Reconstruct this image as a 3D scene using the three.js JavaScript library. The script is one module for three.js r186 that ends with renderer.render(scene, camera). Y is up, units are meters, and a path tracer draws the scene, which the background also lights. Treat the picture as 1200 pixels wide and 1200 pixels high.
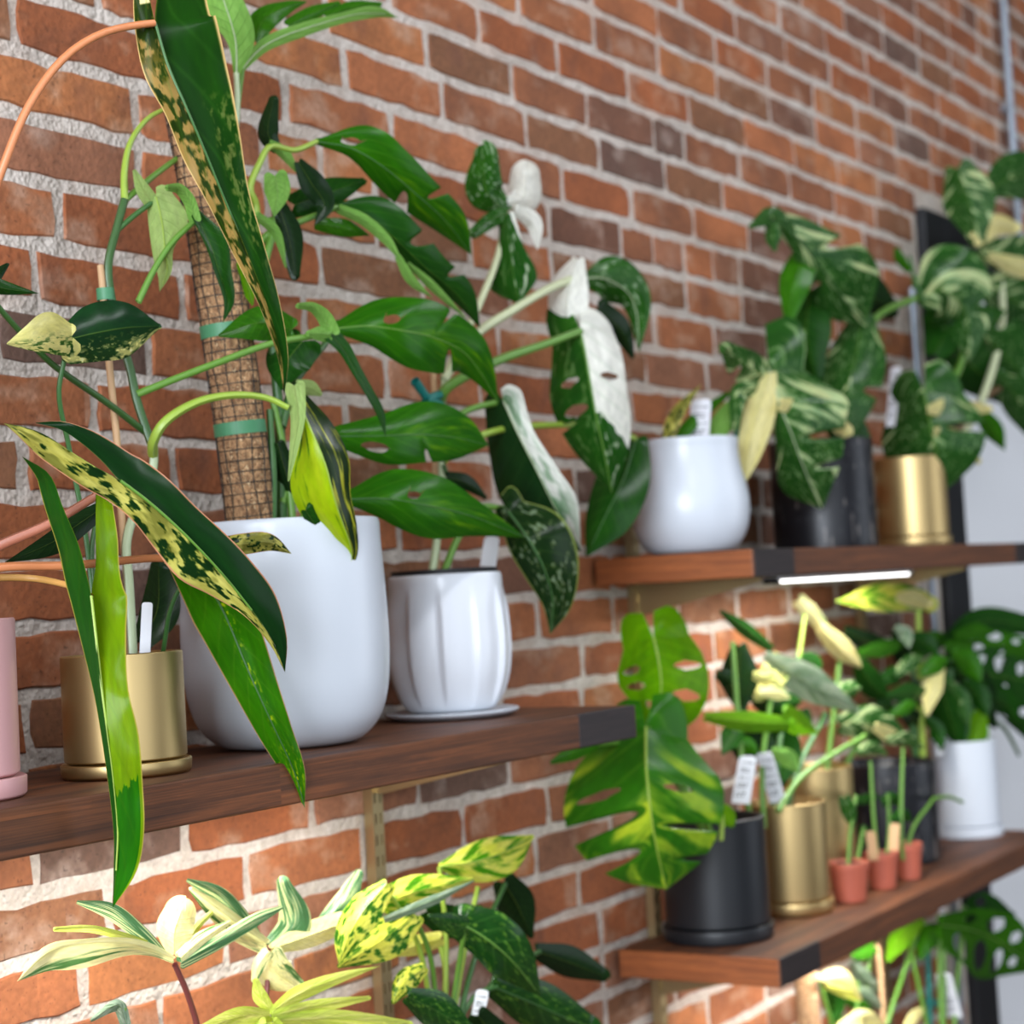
import * as THREE from 'three';
import { mergeGeometries, toCreasedNormals } from 'three/addons/utils/BufferGeometryUtils.js';
import { RoundedBoxGeometry } from 'three/addons/geometries/RoundedBoxGeometry.js';
import { RectAreaLightUniformsLib } from 'three/addons/lights/RectAreaLightUniformsLib.js';

// ---------------------------------------------------------------- camera, sky, light, exposure
const V3 = (x, y, z) => new THREE.Vector3(x, y, z);
const FOCAL = 2200;                                   // pixels of a 1200 x 1200 frame
const scene = new THREE.Scene();
const camera = new THREE.PerspectiveCamera(2 * Math.atan(600 / FOCAL) * 180 / Math.PI, 1, 0.05, 60);
const EX = V3(1403, -18, -FOCAL).normalize();         // world axes seen from the camera: along the wall, up, out of the wall
const ZI = V3(-3452, -297, -FOCAL); ZI.addScaledVector(EX, -ZI.dot(EX)).normalize();
const EZ = ZI.clone().negate(), EY = V3().crossVectors(EZ, EX);
const EYE = V3(0, 1.6, 1.4);
const CAMROT = new THREE.Matrix4().makeBasis(EX, EY, EZ).transpose();
camera.position.copy(EYE);
camera.quaternion.setFromRotationMatrix(CAMROT);
camera.focus = 1.6;
camera.userData.fStop = 5.6;
scene.background = new THREE.Color().setRGB(0.86, 0.94, 1.06);
scene.backgroundIntensity = 1.6;
RectAreaLightUniformsLib.init();
const renderer = new THREE.WebGLRenderer({ antialias: true });
renderer.toneMapping = THREE.LinearToneMapping;
renderer.toneMappingExposure = 0.75;
renderer.shadowMap.enabled = true;
function areaLight(x, y, z, w, h, color, intensity, tx, ty, tz) {
  const l = new THREE.RectAreaLight(color, intensity, w, h);
  l.position.set(x, y, z); l.lookAt(tx, ty, tz); l.castShadow = true; scene.add(l); return l;
}
const DAY = new THREE.Color().setRGB(0.88, 0.95, 1.05);
// daylight entering by the two tall shop windows in the wall behind the camera and by the big one in the end wall
areaLight(-0.4, 2.05, 3.15, 4.0, 2.9, DAY, 0.55, -0.4, 2.05, 0);
areaLight(4.8, 2.05, 3.15, 2.4, 2.9, DAY, 0.9, 4.8, 2.05, 0);
areaLight(-2.95, 2.2, 1.65, 2.7, 2.4, DAY, 21, 3, 2.2, 1.65);

// ---------------------------------------------------------------- helpers
let seed = 7;
const rnd = () => { seed = (seed * 1664525 + 1013904223) >>> 0; return seed / 4294967296; };
const rr = (a, b) => a + (b - a) * rnd();
const lerp = (a, b, t) => a + (b - a) * t, clamp = (x, a = 0, b = 1) => Math.min(b, Math.max(a, x));
const sstep = (a, b, x) => { const t = clamp((x - a) / (b - a)); return t * t * (3 - 2 * t); };
const rayAt = (px, py) => V3(px - 600, 600 - py, -FOCAL).applyMatrix4(CAMROT).normalize();
const onz = (px, py, z) => { const d = rayAt(px, py); return EYE.clone().addScaledVector(d, (z - EYE.z) / d.z); };
const ony = (px, py, y) => { const d = rayAt(px, py); return EYE.clone().addScaledVector(d, (y - EYE.y) / d.y); };
const INV = CAMROT.clone().transpose();
const toPx = (p) => { const c = p.clone().sub(EYE).applyMatrix4(INV); return [600 + FOCAL * c.x / -c.z, 600 - FOCAL * c.y / -c.z, -c.z]; };
const depthOf = (p) => -p.clone().sub(EYE).applyMatrix4(INV).z;
const CR = V3(1, 0, 0).applyMatrix4(CAMROT), CU = V3(0, 1, 0).applyMatrix4(CAMROT);
const taken = {};
function numbered(n) { const k = taken[n] = (taken[n] ?? -1) + 1; return k ? n + '_' + String(k).padStart(3, '0') : n; }
function shade(o) { o.traverse((m) => { if (m.isMesh) { m.castShadow = true; m.receiveShadow = true; } }); return o; }
function thing(name, label, category, p = V3(0, 0, 0), group) {
  const g = new THREE.Group(); g.name = numbered(name); g.position.copy(p); g.userData = { label, category };
  if (group) g.userData.group = group;
  scene.add(g); return g;
}
function part(parent, name, geo, mat, label) {
  const m = new THREE.Mesh(geo, mat); m.name = name; m.castShadow = m.receiveShadow = true;
  if (label) m.userData.label = label;
  parent.add(m); return m;
}
function structure(name, geo, mat, label, category) {
  const m = geo ? new THREE.Mesh(geo, mat) : new THREE.Group(); m.name = name; m.userData = { kind: 'structure', label, category };
  m.castShadow = m.receiveShadow = true; scene.add(m); return m;
}
const box = (w, h, d, x = 0, y = 0, z = 0) => new THREE.BoxGeometry(w, h, d).translate(x, y, z);
const rbox = (w, h, d, r, x = 0, y = 0, z = 0) => new RoundedBoxGeometry(w, h, d, 2, r).translate(x, y, z);
const srgb = (r, g, b) => new THREE.Color().setRGB(r / 255, g / 255, b / 255, THREE.SRGBColorSpace);
const std = (c, roughness, extra = {}) => new THREE.MeshStandardMaterial({ color: c, roughness, ...extra });

// noise
function hash2(i, j, s) { let h = (i * 374761393 + j * 668265263 + s * 2147483647) | 0; h = Math.imul(h ^ (h >>> 13), 1274126177); h ^= h >>> 16; return (h >>> 0) / 4294967296; }
function vnoise(x, y, s = 0, per = 0) {
  let i = Math.floor(x), j = Math.floor(y); const fx = x - i, fy = y - j, a = fx * fx * (3 - 2 * fx), b = fy * fy * (3 - 2 * fy);
  const w = per ? (k) => ((k % per) + per) % per : (k) => k;
  return lerp(lerp(hash2(w(i), w(j), s), hash2(w(i + 1), w(j), s), a), lerp(hash2(w(i), w(j + 1), s), hash2(w(i + 1), w(j + 1), s), a), b);
}
const fbm = (x, y, s = 0, o = 4, per = 0) => { let v = 0, a = 0.5, n = 0; for (let k = 0; k < o; k++) { v += a * vnoise(x, y, s + k * 17, per); n += a; a *= 0.5; x *= 2; y *= 2; per *= 2; } return v / n; };
function makeTex(w, h, fn, color = true, repeat = false) {
  const d = new Uint8Array(w * h * 4);
  for (let j = 0; j < h; j++) for (let i = 0; i < w; i++) {
    const c = fn((i + 0.5) / w, (j + 0.5) / h), o = (j * w + i) * 4;
    if (typeof c === 'number') d[o] = d[o + 1] = d[o + 2] = clamp(c) * 255; else for (let k = 0; k < 3; k++) d[o + k] = clamp(c[k], 0, 255);
    d[o + 3] = 255;
  }
  const t = new THREE.DataTexture(d, w, h); t.magFilter = THREE.LinearFilter; t.minFilter = THREE.LinearFilter;
  if (color) t.colorSpace = THREE.SRGBColorSpace;
  if (repeat) t.wrapS = t.wrapT = THREE.RepeatWrapping;
  t.needsUpdate = true; return t;
}
const mix3 = (a, b, t) => [lerp(a[0], b[0], t), lerp(a[1], b[1], t), lerp(a[2], b[2], t)];
const mul3 = (a, k) => [a[0] * k, a[1] * k, a[2] * k];

// ---------------------------------------------------------------- materials for the room
const mortarTex = makeTex(512, 512, (u, v) => {
  const n = fbm(u * 24, v * 24, 3, 4, 24), f = fbm(u * 120, v * 120, 9, 2, 120), d = fbm(u * 7, v * 7, 21, 3, 7);
  let c = mix3([170, 157, 146], [226, 216, 206], clamp(n * 0.7 + f * 0.6 - 0.15));
  return mix3(c, [192, 156, 134], clamp((d - 0.5) * 1.6) * 0.5);
}, true, true);
const mortarBump = makeTex(512, 512, (u, v) => 0.6 * fbm(u * 40, v * 40, 5, 4, 40) + 0.4 * fbm(u * 140, v * 140, 8, 2, 140), false, true);
const brickBump = makeTex(512, 512, (u, v) => 0.5 * fbm(u * 20, v * 20, 31, 3, 20) + 0.5 * fbm(u * 90, v * 90, 33, 3, 90), false, true);
for (const t of [mortarTex, mortarBump]) t.repeat.set(2, 2);
const BRICKC = [[176, 106, 66], [162, 92, 54], [152, 94, 62], [142, 94, 64], [124, 82, 62], [184, 114, 68], [118, 88, 74], [158, 104, 76]];
const brickMats = BRICKC.map((c, k) => {
  const map = makeTex(384, 384, (u, v) => {
    const big = fbm(u * 5, v * 7, 40 + k, 4, 0), fine = fbm(u * 90, v * 90, 50 + k, 3), grit = vnoise(u * 190, v * 190, 60 + k);
    let q = mul3(c, 0.78 + 0.3 * big + 0.2 * (fine - 0.5));
    q = mix3(q, [104, 66, 54], clamp((fbm(u * 9, v * 9, 70 + k, 3) - 0.55) * 2.2) * 0.6);
    const lime = clamp((fbm(u * 8, v * 11, 80 + k, 5) - 0.56) * 5) * (0.35 + 0.5 * fine);
    q = mix3(q, [204, 188, 178], lime * 0.62);
    if (grit > 0.93) q = mul3(q, 0.72);
    return q;
  }, true, true);
  return std(0xffffff, 0.92, { map, bumpMap: brickBump, bumpScale: 0.0022 });
});
const mortarMat = std(0xffffff, 0.97, { map: mortarTex, bumpMap: mortarBump, bumpScale: 0.006 });
const plaster = std(srgb(92, 90, 88), 0.9);
const ceilingMat = std(srgb(92, 90, 88), 0.95);
const floorTex = makeTex(256, 256, (u, v) => mix3([82, 70, 60], [106, 92, 80], fbm(u * 9, v * 9, 90, 5, 9)), true, true);
const floorMat = std(0xffffff, 0.6, { map: floorTex });
const blackFrame = std(srgb(24, 26, 30), 0.45);
const doorWhite = std(srgb(236, 238, 242), 0.55);
const woodTexture = (dark, light, s, ring) => makeTex(512, 512, (u, v) => {
  const warp = fbm(u * 3, v * 8, s, 3) * 1.4, g = vnoise(u * 5, v * 44 + warp * 6, s + 4), f = vnoise(u * 12, v * 190, s + 8), r = 0.5 + 0.5 * Math.sin((v * ring + warp * 1.6) * 6.283);
  const c = mix3(dark, light, clamp(0.4 * g + 0.42 * f + 0.22 * r - 0.04));
  return mul3(c, f > 0.88 ? 0.8 : 0.92 + 0.14 * fbm(u * 60, v * 60, s + 12, 2));
}, true, true);
const woodFront = std(0xffffff, 0.6, { map: woodTexture([58, 33, 18], [138, 80, 42], 101, 7) });
const woodEnd = std(0xffffff, 0.6, { map: woodTexture([112, 58, 26], [176, 100, 50], 161, 9) });
const woodDark = std(0xffffff, 0.5, { map: woodTexture([30, 24, 24], [58, 46, 44], 191, 5) });
for (const m of [woodFront, woodEnd, woodDark]) { m.bumpMap = m.map; m.bumpScale = 0.0008; }
const brass = new THREE.MeshPhysicalMaterial({ color: srgb(196, 170, 118), metalness: 1, roughness: 0.38, anisotropy: 0.5 });
const brassDull = std(srgb(176, 156, 116), 0.42, { metalness: 0.85 });
const steel = std(srgb(150, 158, 168), 0.38, { metalness: 0.8 });
const whiteGlaze = new THREE.MeshPhysicalMaterial({ color: srgb(204, 210, 218), roughness: 0.42, clearcoat: 0.5, clearcoatRoughness: 0.22 });
const whiteFlute = new THREE.MeshPhysicalMaterial({ color: srgb(228, 232, 238), roughness: 0.4, clearcoat: 0.5, clearcoatRoughness: 0.2 });
const whiteMatte = new THREE.MeshPhysicalMaterial({ color: srgb(206, 212, 220), roughness: 0.6 });
const blackMatte = std(srgb(23, 26, 30), 0.42);
const speckTex = makeTex(256, 256, (u, v) => { const n = vnoise(u * 90, v * 70, 205, 0), m = vnoise(u * 150, v * 120, 206, 0); return n > 0.84 ? [96, 90, 86] : m > 0.9 ? [66, 64, 66] : [15, 17, 23]; }, true, true);
const blackSpeck = std(0xffffff, 0.38, { map: speckTex });
const terracotta = std(srgb(178, 92, 70), 0.55);
const pinkGlaze = std(srgb(208, 158, 158), 0.42);
const soilTex = makeTex(128, 128, (u, v) => { const n = fbm(u * 18, v * 18, 220, 3, 18); return n > 0.62 ? [120, 92, 66] : mix3([26, 20, 16], [70, 52, 40], n); }, true, true);
const soilMat = std(0xffffff, 0.98, { map: soilTex, bumpMap: soilTex, bumpScale: 0.006 });
const bamboo = std(srgb(196, 158, 116), 0.6);
const tieGreen = std(srgb(74, 136, 96), 0.5, { side: THREE.DoubleSide });
const tieTeal = std(srgb(16, 116, 108), 0.45, { side: THREE.DoubleSide });
const ledMat = new THREE.MeshStandardMaterial({ color: 0xffffff, emissive: new THREE.Color().setRGB(1, 0.98, 0.94), emissiveIntensity: 5 });
const panelMat = new THREE.MeshStandardMaterial({ color: 0xffffff, emissive: new THREE.Color().setRGB(0.97, 0.98, 1), emissiveIntensity: 2 });
const ledCase = std(srgb(210, 212, 214), 0.4);
const cordMat = std(srgb(20, 20, 22), 0.6);

// ---------------------------------------------------------------- the room
const ROOM = { x0: -3, x1: 8, z1: 3.2, h: 3.7 };
const DOOR = { x0: 3.9, x1: 5.35, h: 2.39 };
structure('floor', box(ROOM.x1 - ROOM.x0 + 0.4, 0.1, ROOM.z1 + 0.6, (ROOM.x0 + ROOM.x1) / 2, -0.05, ROOM.z1 / 2), floorMat, 'grey concrete floor of the plant shop', 'floor');
structure('ceiling', box(ROOM.x1 - ROOM.x0 + 0.4, 0.1, ROOM.z1 + 0.6, (ROOM.x0 + ROOM.x1) / 2, ROOM.h + 0.05, ROOM.z1 / 2), ceilingMat, 'grey ceiling of the plant shop', 'ceiling');
const winWall = (name, horizontal, label) => {
  const W = structure(name, null, null, label, 'wall');
  if (horizontal) {                                   // wall behind the camera, two tall shop windows x -2.4..1.6 and 3.6..6, y 0.6..3.5
    part(W, 'wall_panel', box(11.2, 0.6, 0.2, 2.5, 0.3, 3.3), plaster); part(W, 'wall_panel', box(11.2, 0.2, 0.2, 2.5, 3.6, 3.3), plaster);
    for (const [x0, x1] of [[-3.1, -2.4], [1.6, 3.6], [6, 8.1]]) part(W, 'wall_panel', box(x1 - x0, 2.9, 0.2, (x0 + x1) / 2, 2.05, 3.3), plaster);
    for (const x of [-2.4, -0.4, 1.6, 3.6, 6]) part(W, 'window_post', box(0.05, 2.9, 0.08, x, 2.05, 3.32), blackFrame);
  } else {                                            // end wall with one big window z 0.3..3.0, y 1.0..3.4
    part(W, 'wall_panel', box(0.2, 1.0, 3.5, -3.1, 0.5, 1.65), plaster); part(W, 'wall_panel', box(0.2, 0.3, 3.5, -3.1, 3.55, 1.65), plaster);
    part(W, 'wall_panel', box(0.2, 2.4, 0.4, -3.1, 2.2, 0.1), plaster); part(W, 'wall_panel', box(0.2, 2.4, 0.4, -3.1, 2.2, 3.2), plaster);
    for (const z of [0.3, 1.65, 3.0]) part(W, 'window_post', box(0.08, 2.4, 0.05, -3.12, 2.2, z), blackFrame);
  }
};
winWall('wall_front', true, 'grey plaster wall with two tall shop windows');
winWall('wall_left', false, 'grey plaster end wall with a window');
structure('wall_right', box(0.2, ROOM.h, 3.5, 8.1, ROOM.h / 2, 1.65), plaster, 'grey plaster wall at the far end', 'wall');

// ceiling panels: a glowing sheet in a frame and the light it sheds
for (const [x, where] of [[-0.3, 'aisle by the end window'], [1.3, 'shelf of the pink pot'], [2.9, 'shelf of the terracotta pots'], [4.5, 'white door']]) {
  const t = thing('ceiling_light', 'long white ceiling panel above the ' + where, 'ceiling light', V3(x, ROOM.h - 0.001, 2.0), 'ceiling panels');
  part(t, 'frame', box(1.24, 0.03, 0.34, 0, -0.015, 0), ledCase); part(t, 'diffuser', box(1.2, 0.006, 0.3, 0, -0.033, 0), panelMat, 'glowing white diffuser');
  areaLight(x, ROOM.h - 0.042, 2.0, 1.2, 0.3, new THREE.Color().setRGB(0.95, 0.98, 1.03), 20, x, 0, 2.0);
}
// brick wall with its door opening
const wallBack = structure('wall_back', null, null, 'old red brick wall with thick pale mortar joints', 'wall');
{
  const g = mergeGeometries([box(DOOR.x0 + 3.2, ROOM.h, 0.3, (DOOR.x0 - 3.2) / 2, ROOM.h / 2, -0.1508), box(DOOR.x1 - DOOR.x0, ROOM.h - DOOR.h, 0.3, (DOOR.x0 + DOOR.x1) / 2, (ROOM.h + DOOR.h) / 2, -0.1508), box(8.2 - DOOR.x1, ROOM.h, 0.3, (8.2 + DOOR.x1) / 2, ROOM.h / 2, -0.1508)]);
  const p = g.attributes.position, uv = g.attributes.uv;
  for (let i = 0; i < p.count; i++) uv.setXY(i, p.getX(i) + p.getZ(i), p.getY(i));
  part(wallBack, 'mortar', g, mortarMat, 'pale grey lime mortar');
}
const BL = 0.2035, BH = 0.0515, PITCH = 0.0645, STEP = 0.2145, Y0 = 1.3373;
function brickGeo(k, len) {
  const pts = [], n = [7, 3, 7, 3];
  const hx = len / 2, hy = BH / 2, cs = [[-hx, -hy], [hx, -hy], [hx, hy], [-hx, hy]];
  for (let s = 0; s < 4; s++) for (let i = 0; i < n[s]; i++) {
    const a = cs[s], b = cs[(s + 1) % 4], t = i / n[s]; let x = lerp(a[0], b[0], t), y = lerp(a[1], b[1], t);
    const corner = i === 0 ? rr(0, 0.003) : 0;
    x += rr(-0.0022, 0.0022) - Math.sign(a[0]) * corner; y += rr(-0.0022, 0.0022) - Math.sign(a[1]) * corner;
    if (rnd() < 0.07) { x *= 0.98; y *= 0.88; }
    pts.push([x, y]);
  }
  const N = pts.length, pos = [], uv = [], idx = [], u0 = rnd(), v0 = rnd();
  const put = (x, y, z) => { pos.push(x, y, z); uv.push(u0 + x * 2.2, v0 + (y - z) * 2.2); };
  put(0, 0, 0.003 + rr(-0.0005, 0.0005));
  for (const [x, y] of pts) put(x * (1 - 0.002 / hx), y * (1 - 0.0018 / hy), 0.0028 + rr(-0.0005, 0.0005));
  for (const [x, y] of pts) put(x, y, 0.0008);
  for (const [x, y] of pts) put(x * 1.002, y * 1.002, -0.012);
  for (let i = 0; i < N; i++) {
    const j = (i + 1) % N; idx.push(0, 1 + i, 1 + j);
    for (let r = 0; r < 2; r++) { const a = 1 + r * N + i, b = 1 + r * N + j; idx.push(a, a + N, b, b, a + N, b + N); }
  }
  const g = new THREE.BufferGeometry();
  g.setAttribute('position', new THREE.Float32BufferAttribute(pos, 3)); g.setAttribute('uv', new THREE.Float32BufferAttribute(uv, 2)); g.setIndex(idx); g.computeVertexNormals();
  return toCreasedNormals(g, 0.4);
}
const stretchers = Array.from({ length: 16 }, (_, k) => brickGeo(k, BL)), halves = Array.from({ length: 8 }, (_, k) => brickGeo(k, BL * 0.47));
const PHASE = { '-3': 2.28, '-2': 2.15, '-1': 2.198, 0: 2.083, 1: 2.2, 2: 2.34, 3: 2.2, 4: 2.33, 5: 2.2, 6: 2.35, 7: 2.212, 8: 2.317, 9: 2.255, 10: 2.299, 11: 2.183, 12: 2.313, 13: 2.237, 14: 2.124, 15: 2.214, 16: 2.12, 17: 2.257, 18: 2.13, 19: 2.24 };
{
  const all = [];
  for (let k = -20; k < 36; k++) {
    const y = Y0 + (k + 0.5) * PITCH; if (y < 0.03 || y > ROOM.h - 0.03) continue;
    const ph = (PHASE[k] ?? (k & 1 ? 2.22 : 2.35)) * 0.83;
    let x = ph - 24 * STEP; const header = k === 12 || k === -9 || k === 24;
    while (x < 8) {
      let half = header ? rnd() < 0.8 : rnd() < 0.045, w = half ? STEP / 2 : STEP;
      if (x + w > -3) {
        const cx = x + w / 2 + rr(-0.0015, 0.0015), right = cx + w / 2, inDoor = y < DOOR.h + 0.03 && cx > DOOR.x0 - 0.1 && cx < DOOR.x1 + 0.1;
        if (!inDoor) {
          const q = toPx(V3(cx, y, 0)), f = q[0] > -120 && q[0] < 1260 && q[1] > -60 && q[1] < 1260;
          all.push({ cx, y: y + rr(-0.0012, 0.0012), half, size: f ? w / q[2] / q[2] * (1 - 0.3 * clamp((q[0] - 600) / 600)) : 0, f });
        }
      }
      x += w;
    }
  }
  all.sort((a, b) => b.size - a.size);
  const rest = brickMats.map(() => []);
  all.forEach((b, i) => {
    const geo = b.half ? halves[Math.floor(rnd() * 8)] : stretchers[Math.floor(rnd() * 16)];
    const r = rnd(), mi = r < 0.2 ? 0 : r < 0.4 ? 1 : r < 0.56 ? 2 : r < 0.7 ? 3 : r < 0.77 ? 4 : r < 0.87 ? 5 : r < 0.91 ? 6 : 7;
    const m = new THREE.Mesh(geo, brickMats[mi]);
    m.position.set(b.cx, b.y, rr(-0.0026, 0.0004)); m.rotation.z = rr(-0.008, 0.008) + (rnd() < 0.5 ? Math.PI : 0);
    m.scale.set(rr(0.985, 1.01), rr(0.95, 1.03), 1);
    if (i < 300) { m.name = 'brick'; m.castShadow = m.receiveShadow = true; wallBack.add(m); } else { m.updateMatrix(); rest[mi].push(geo.clone().applyMatrix4(m.matrix)); }
  });
  rest.forEach((l, k) => { if (l.length) { const m = part(wallBack, 'further_bricks', mergeGeometries(l), brickMats[k]); m.userData.kind = 'stuff'; } });
}
// door beyond the shelves
{
  const d = structure('door_1', null, null, 'white door in a black frame beyond the shelves', 'door');
  const g = [];
  part(d, 'door_leaf', box(DOOR.x1 - DOOR.x0 - 0.24, DOOR.h - 0.12, 0.04, (DOOR.x0 + DOOR.x1) / 2, (DOOR.h - 0.12) / 2, -0.03), doorWhite, 'flat white door leaf');
  part(d, 'door_frame', rbox(0.135, DOOR.h, 0.05, 0.004, DOOR.x0 + 0.07, DOOR.h / 2, -0.005), blackFrame, 'black frame post');
  part(d, 'door_frame', rbox(0.135, DOOR.h, 0.05, 0.004, DOOR.x1 - 0.07, DOOR.h / 2, -0.005), blackFrame, 'black frame post');
  part(d, 'door_frame', rbox(DOOR.x1 - DOOR.x0 - 0.27, 0.12, 0.05, 0.004, (DOOR.x0 + DOOR.x1) / 2, DOOR.h - 0.06, -0.005), blackFrame, 'black frame head');
}
// metal conduits on the wall
const pipe = (name, x, y0, y1, r, label) => { const t = thing(name, label, 'conduit', V3(x, y0, 0.012 + r)); part(t, 'tube', new THREE.CylinderGeometry(r, r, y1 - y0, 14).translate(0, (y1 - y0) / 2, 0), steel); for (const h of [0.25, 0.8]) part(t, 'clamp', box(r * 3.4, 0.016, r + 0.012, 0, (y1 - y0) * h, -r * 0.6), steel); return t; };
pipe('metal_conduit', 3.79, 0.02, 2.2, 0.0085, 'thin grey conduit running down the bricks beside the black door frame');
pipe('metal_conduit', 4.56, DOOR.h + 0.02, ROOM.h - 0.01, 0.0115, 'grey conduit rising up the brickwork above the white door');

// ---------------------------------------------------------------- shelves, standards, brackets, grow lights
const SD = 0.257, ST = 0.039;
const uvBox = (w, h, d, along) => {                   // box whose uv is in metres, grain along its length
  const g = new RoundedBoxGeometry(w, h, d, 2, 0.0025), p = g.attributes.position, n = g.attributes.normal, uv = g.attributes.uv;
  for (let i = 0; i < p.count; i++) { const x = p.getX(i), y = p.getY(i), z = p.getZ(i), e = Math.abs(n.getX(i)) > 0.7; uv.setXY(i, (e ? z : x) * 1.1 + along, (Math.abs(n.getY(i)) > 0.7 ? z * 3 : y * 6) + along); }
  return g;
};
function shelf(x0, x1, top, label, bands = [1, 1]) {
  const w = x1 - x0, t = thing('wall_shelf', label, 'shelf', V3((x0 + x1) / 2, top, 0.012));
  const lam = 0.013;
  part(t, 'board', uvBox(w - 0.006, ST, SD - 0.006, x0).translate(0, -ST / 2, SD / 2 - 0.003), woodFront);
  part(t, 'front_edging', uvBox(w, ST + 0.001, lam, x0 * 1.7).translate(0, -ST / 2, SD - lam / 2), woodFront, 'brown stained front edge with visible grain');
  for (const s of [-1, 1]) {
    part(t, 'end_grain', uvBox(0.008, ST + 0.0006, SD - 0.002, x0 + s).translate(s * (w / 2 - 0.0035), -ST / 2, SD / 2), woodEnd, 'orange brown sawn end');
    if (bands[s < 0 ? 0 : 1]) part(t, 'dark_patch', uvBox(0.137, ST + 0.0016, 0.006, s).translate(s * (w / 2 - 0.0715), -ST / 2, SD - 0.0022), woodDark, 'almost black stained end of the front edge');
  }
  return t;
}
const YL = 1.457, YRU = 1.6465, YRL = 1.0746;
shelf(0.55, 2.038, YL, 'dark brown wooden shelf carrying the big white pot and the pink pot');
shelf(2.402, 3.72, YRU, 'dark brown wooden shelf carrying the round white pot and speckled monsteras');
shelf(2.404, 3.72, YRL, 'dark brown wooden shelf carrying the matt black pot and little terracotta pots');
const YLL = 0.885, YRLL = 0.5;
shelf(0.6, 2.038, YLL, 'dark brown wooden shelf under the lobed cream leaved plants');
shelf(2.404, 3.72, YRLL, 'dark brown wooden shelf low on the wall under the holed monstera');
function standard(x, y0, y1, label) {
  const t = thing('shelf_standard', label, 'bracket rail', V3(x, y0, 0.004), 'brass shelf standards'), h = y1 - y0, w = 0.021, dp = 0.012;
  const s = new THREE.Shape([[-w / 2, 0], [w / 2, 0], [w / 2, h], [-w / 2, h]].map(([a, b]) => new THREE.Vector2(a, b)));
  for (let y = 0.02; y < h - 0.03; y += 0.0254) for (const c of [-0.0052, 0.0052]) s.holes.push(new THREE.Path([[c - 0.0019, y], [c - 0.0019, y + 0.013], [c + 0.0019, y + 0.013], [c + 0.0019, y]].map(([a, b]) => new THREE.Vector2(a, b))));
  part(t, 'slotted_face', new THREE.ExtrudeGeometry(s, { depth: 0.0016, bevelEnabled: false }).translate(0, 0, dp), brassDull);
  for (const k of [-1, 1]) part(t, 'side_flange', box(0.0016, h, dp, k * (w / 2 - 0.0008), h / 2, dp / 2), brassDull);
}
standard(1.834, 0.45, 1.62, 'slotted brass rail holding up the shelf of the big white pot');
standard(2.522, 0.2, 1.75, 'slotted brass rail beside the matt black pot');
standard(3.42, 0.2, 1.75, 'slotted brass rail behind the gold pots');
standard(0.85, 0.45, 1.62, 'slotted brass rail behind the pink pot');
function bracket(x, top, label) {
  const t = thing('shelf_bracket', label, 'bracket', V3(x, top, 0.017));
  const s = new THREE.Shape([[0, 0], [0.205, 0], [0.205, -0.006], [0.012, -0.046], [0, -0.046]].map(([a, b]) => new THREE.Vector2(a, b)));
  part(t, 'plate', new THREE.ExtrudeGeometry(s, { depth: 0.003, bevelEnabled: true, bevelSize: 0.0004, bevelThickness: 0.0004, bevelSegments: 1 }).rotateY(-Math.PI / 2), brassDull);
  part(t, 'flange', box(0.014, 0.0016, 0.205, -0.0015, -0.0012, 0.1025), brassDull);
}
for (const [x, y, l] of [[1.834, YL, 'brass bracket under the shelf of the big white pot'], [0.85, YL, 'brass bracket under the shelf of the pink pot'], [2.522, YRU, 'tapered brass bracket under the shelf of the round white pot'], [3.42, YRU, 'tapered brass bracket under the shelf beside the light bar'], [2.522, YRL, 'brass bracket under the shelf of the matt black pot'], [3.42, YRL, 'brass bracket under the shelf of the terracotta pots'],
  [1.834, YLL, 'brass bracket under the shelf of the yellow mottled plant'], [0.85, YLL, 'brass bracket under the far end of the shelf of the lobed cream plant'], [2.522, YRLL, 'brass bracket under the low shelf'], [3.42, YRLL, 'brass bracket under the far part of the low shelf']]) bracket(x, y - ST - 0.0005, l);
function growLight(x0, x1, top, z, power, label) {
  const w = x1 - x0, t = thing('grow_light', label, 'light bar', V3((x0 + x1) / 2, top, z));
  part(t, 'housing', rbox(w, 0.006, 0.026, 0.002, 0, -0.003, 0), ledCase);
  part(t, 'diffuser', rbox(w - 0.02, 0.005, 0.02, 0.002, 0, -0.008, 0), ledMat, 'glowing white diffuser');
  for (const s of [-1, 1]) part(t, 'end_cap', rbox(0.012, 0.01, 0.024, 0.002, s * (w / 2 - 0.004), -0.0065, 0), cordMat);
  const l = new THREE.RectAreaLight(new THREE.Color().setRGB(1, 0.97, 0.92), power, w - 0.02, 0.022);
  l.position.set((x0 + x1) / 2, top - 0.0115, z); l.lookAt((x0 + x1) / 2, 0, z); l.castShadow = true; scene.add(l);
}
const LEDL = onz(903, 681, 0.2).x, LEDR = onz(1062, 671, 0.2).x;
growLight(LEDL, LEDR, YRU - ST - 0.0005, 0.2, 150, 'glowing white light bar under the shelf of the speckled monsteras');
growLight(0.95, 1.78, YL - ST - 0.0005, 0.16, 80, 'white light bar under the shelf of the big white pot');
growLight(LEDL, LEDR, YRL - ST - 0.0005, 0.2, 150, 'white light bar under the shelf of the terracotta pots');
// ---------------------------------------------------------------- leaves
const TW = 128, TH = 256;
// side veins: bright lines running out and forward from the midrib
const vein = (u, t, n, slope) => { const q = t * n - Math.abs(u) * slope, f = q - Math.floor(q); return Math.exp(-Math.pow((f - 0.5) / 0.07, 2)) * (1 - 0.6 * Math.abs(u)); };
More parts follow.
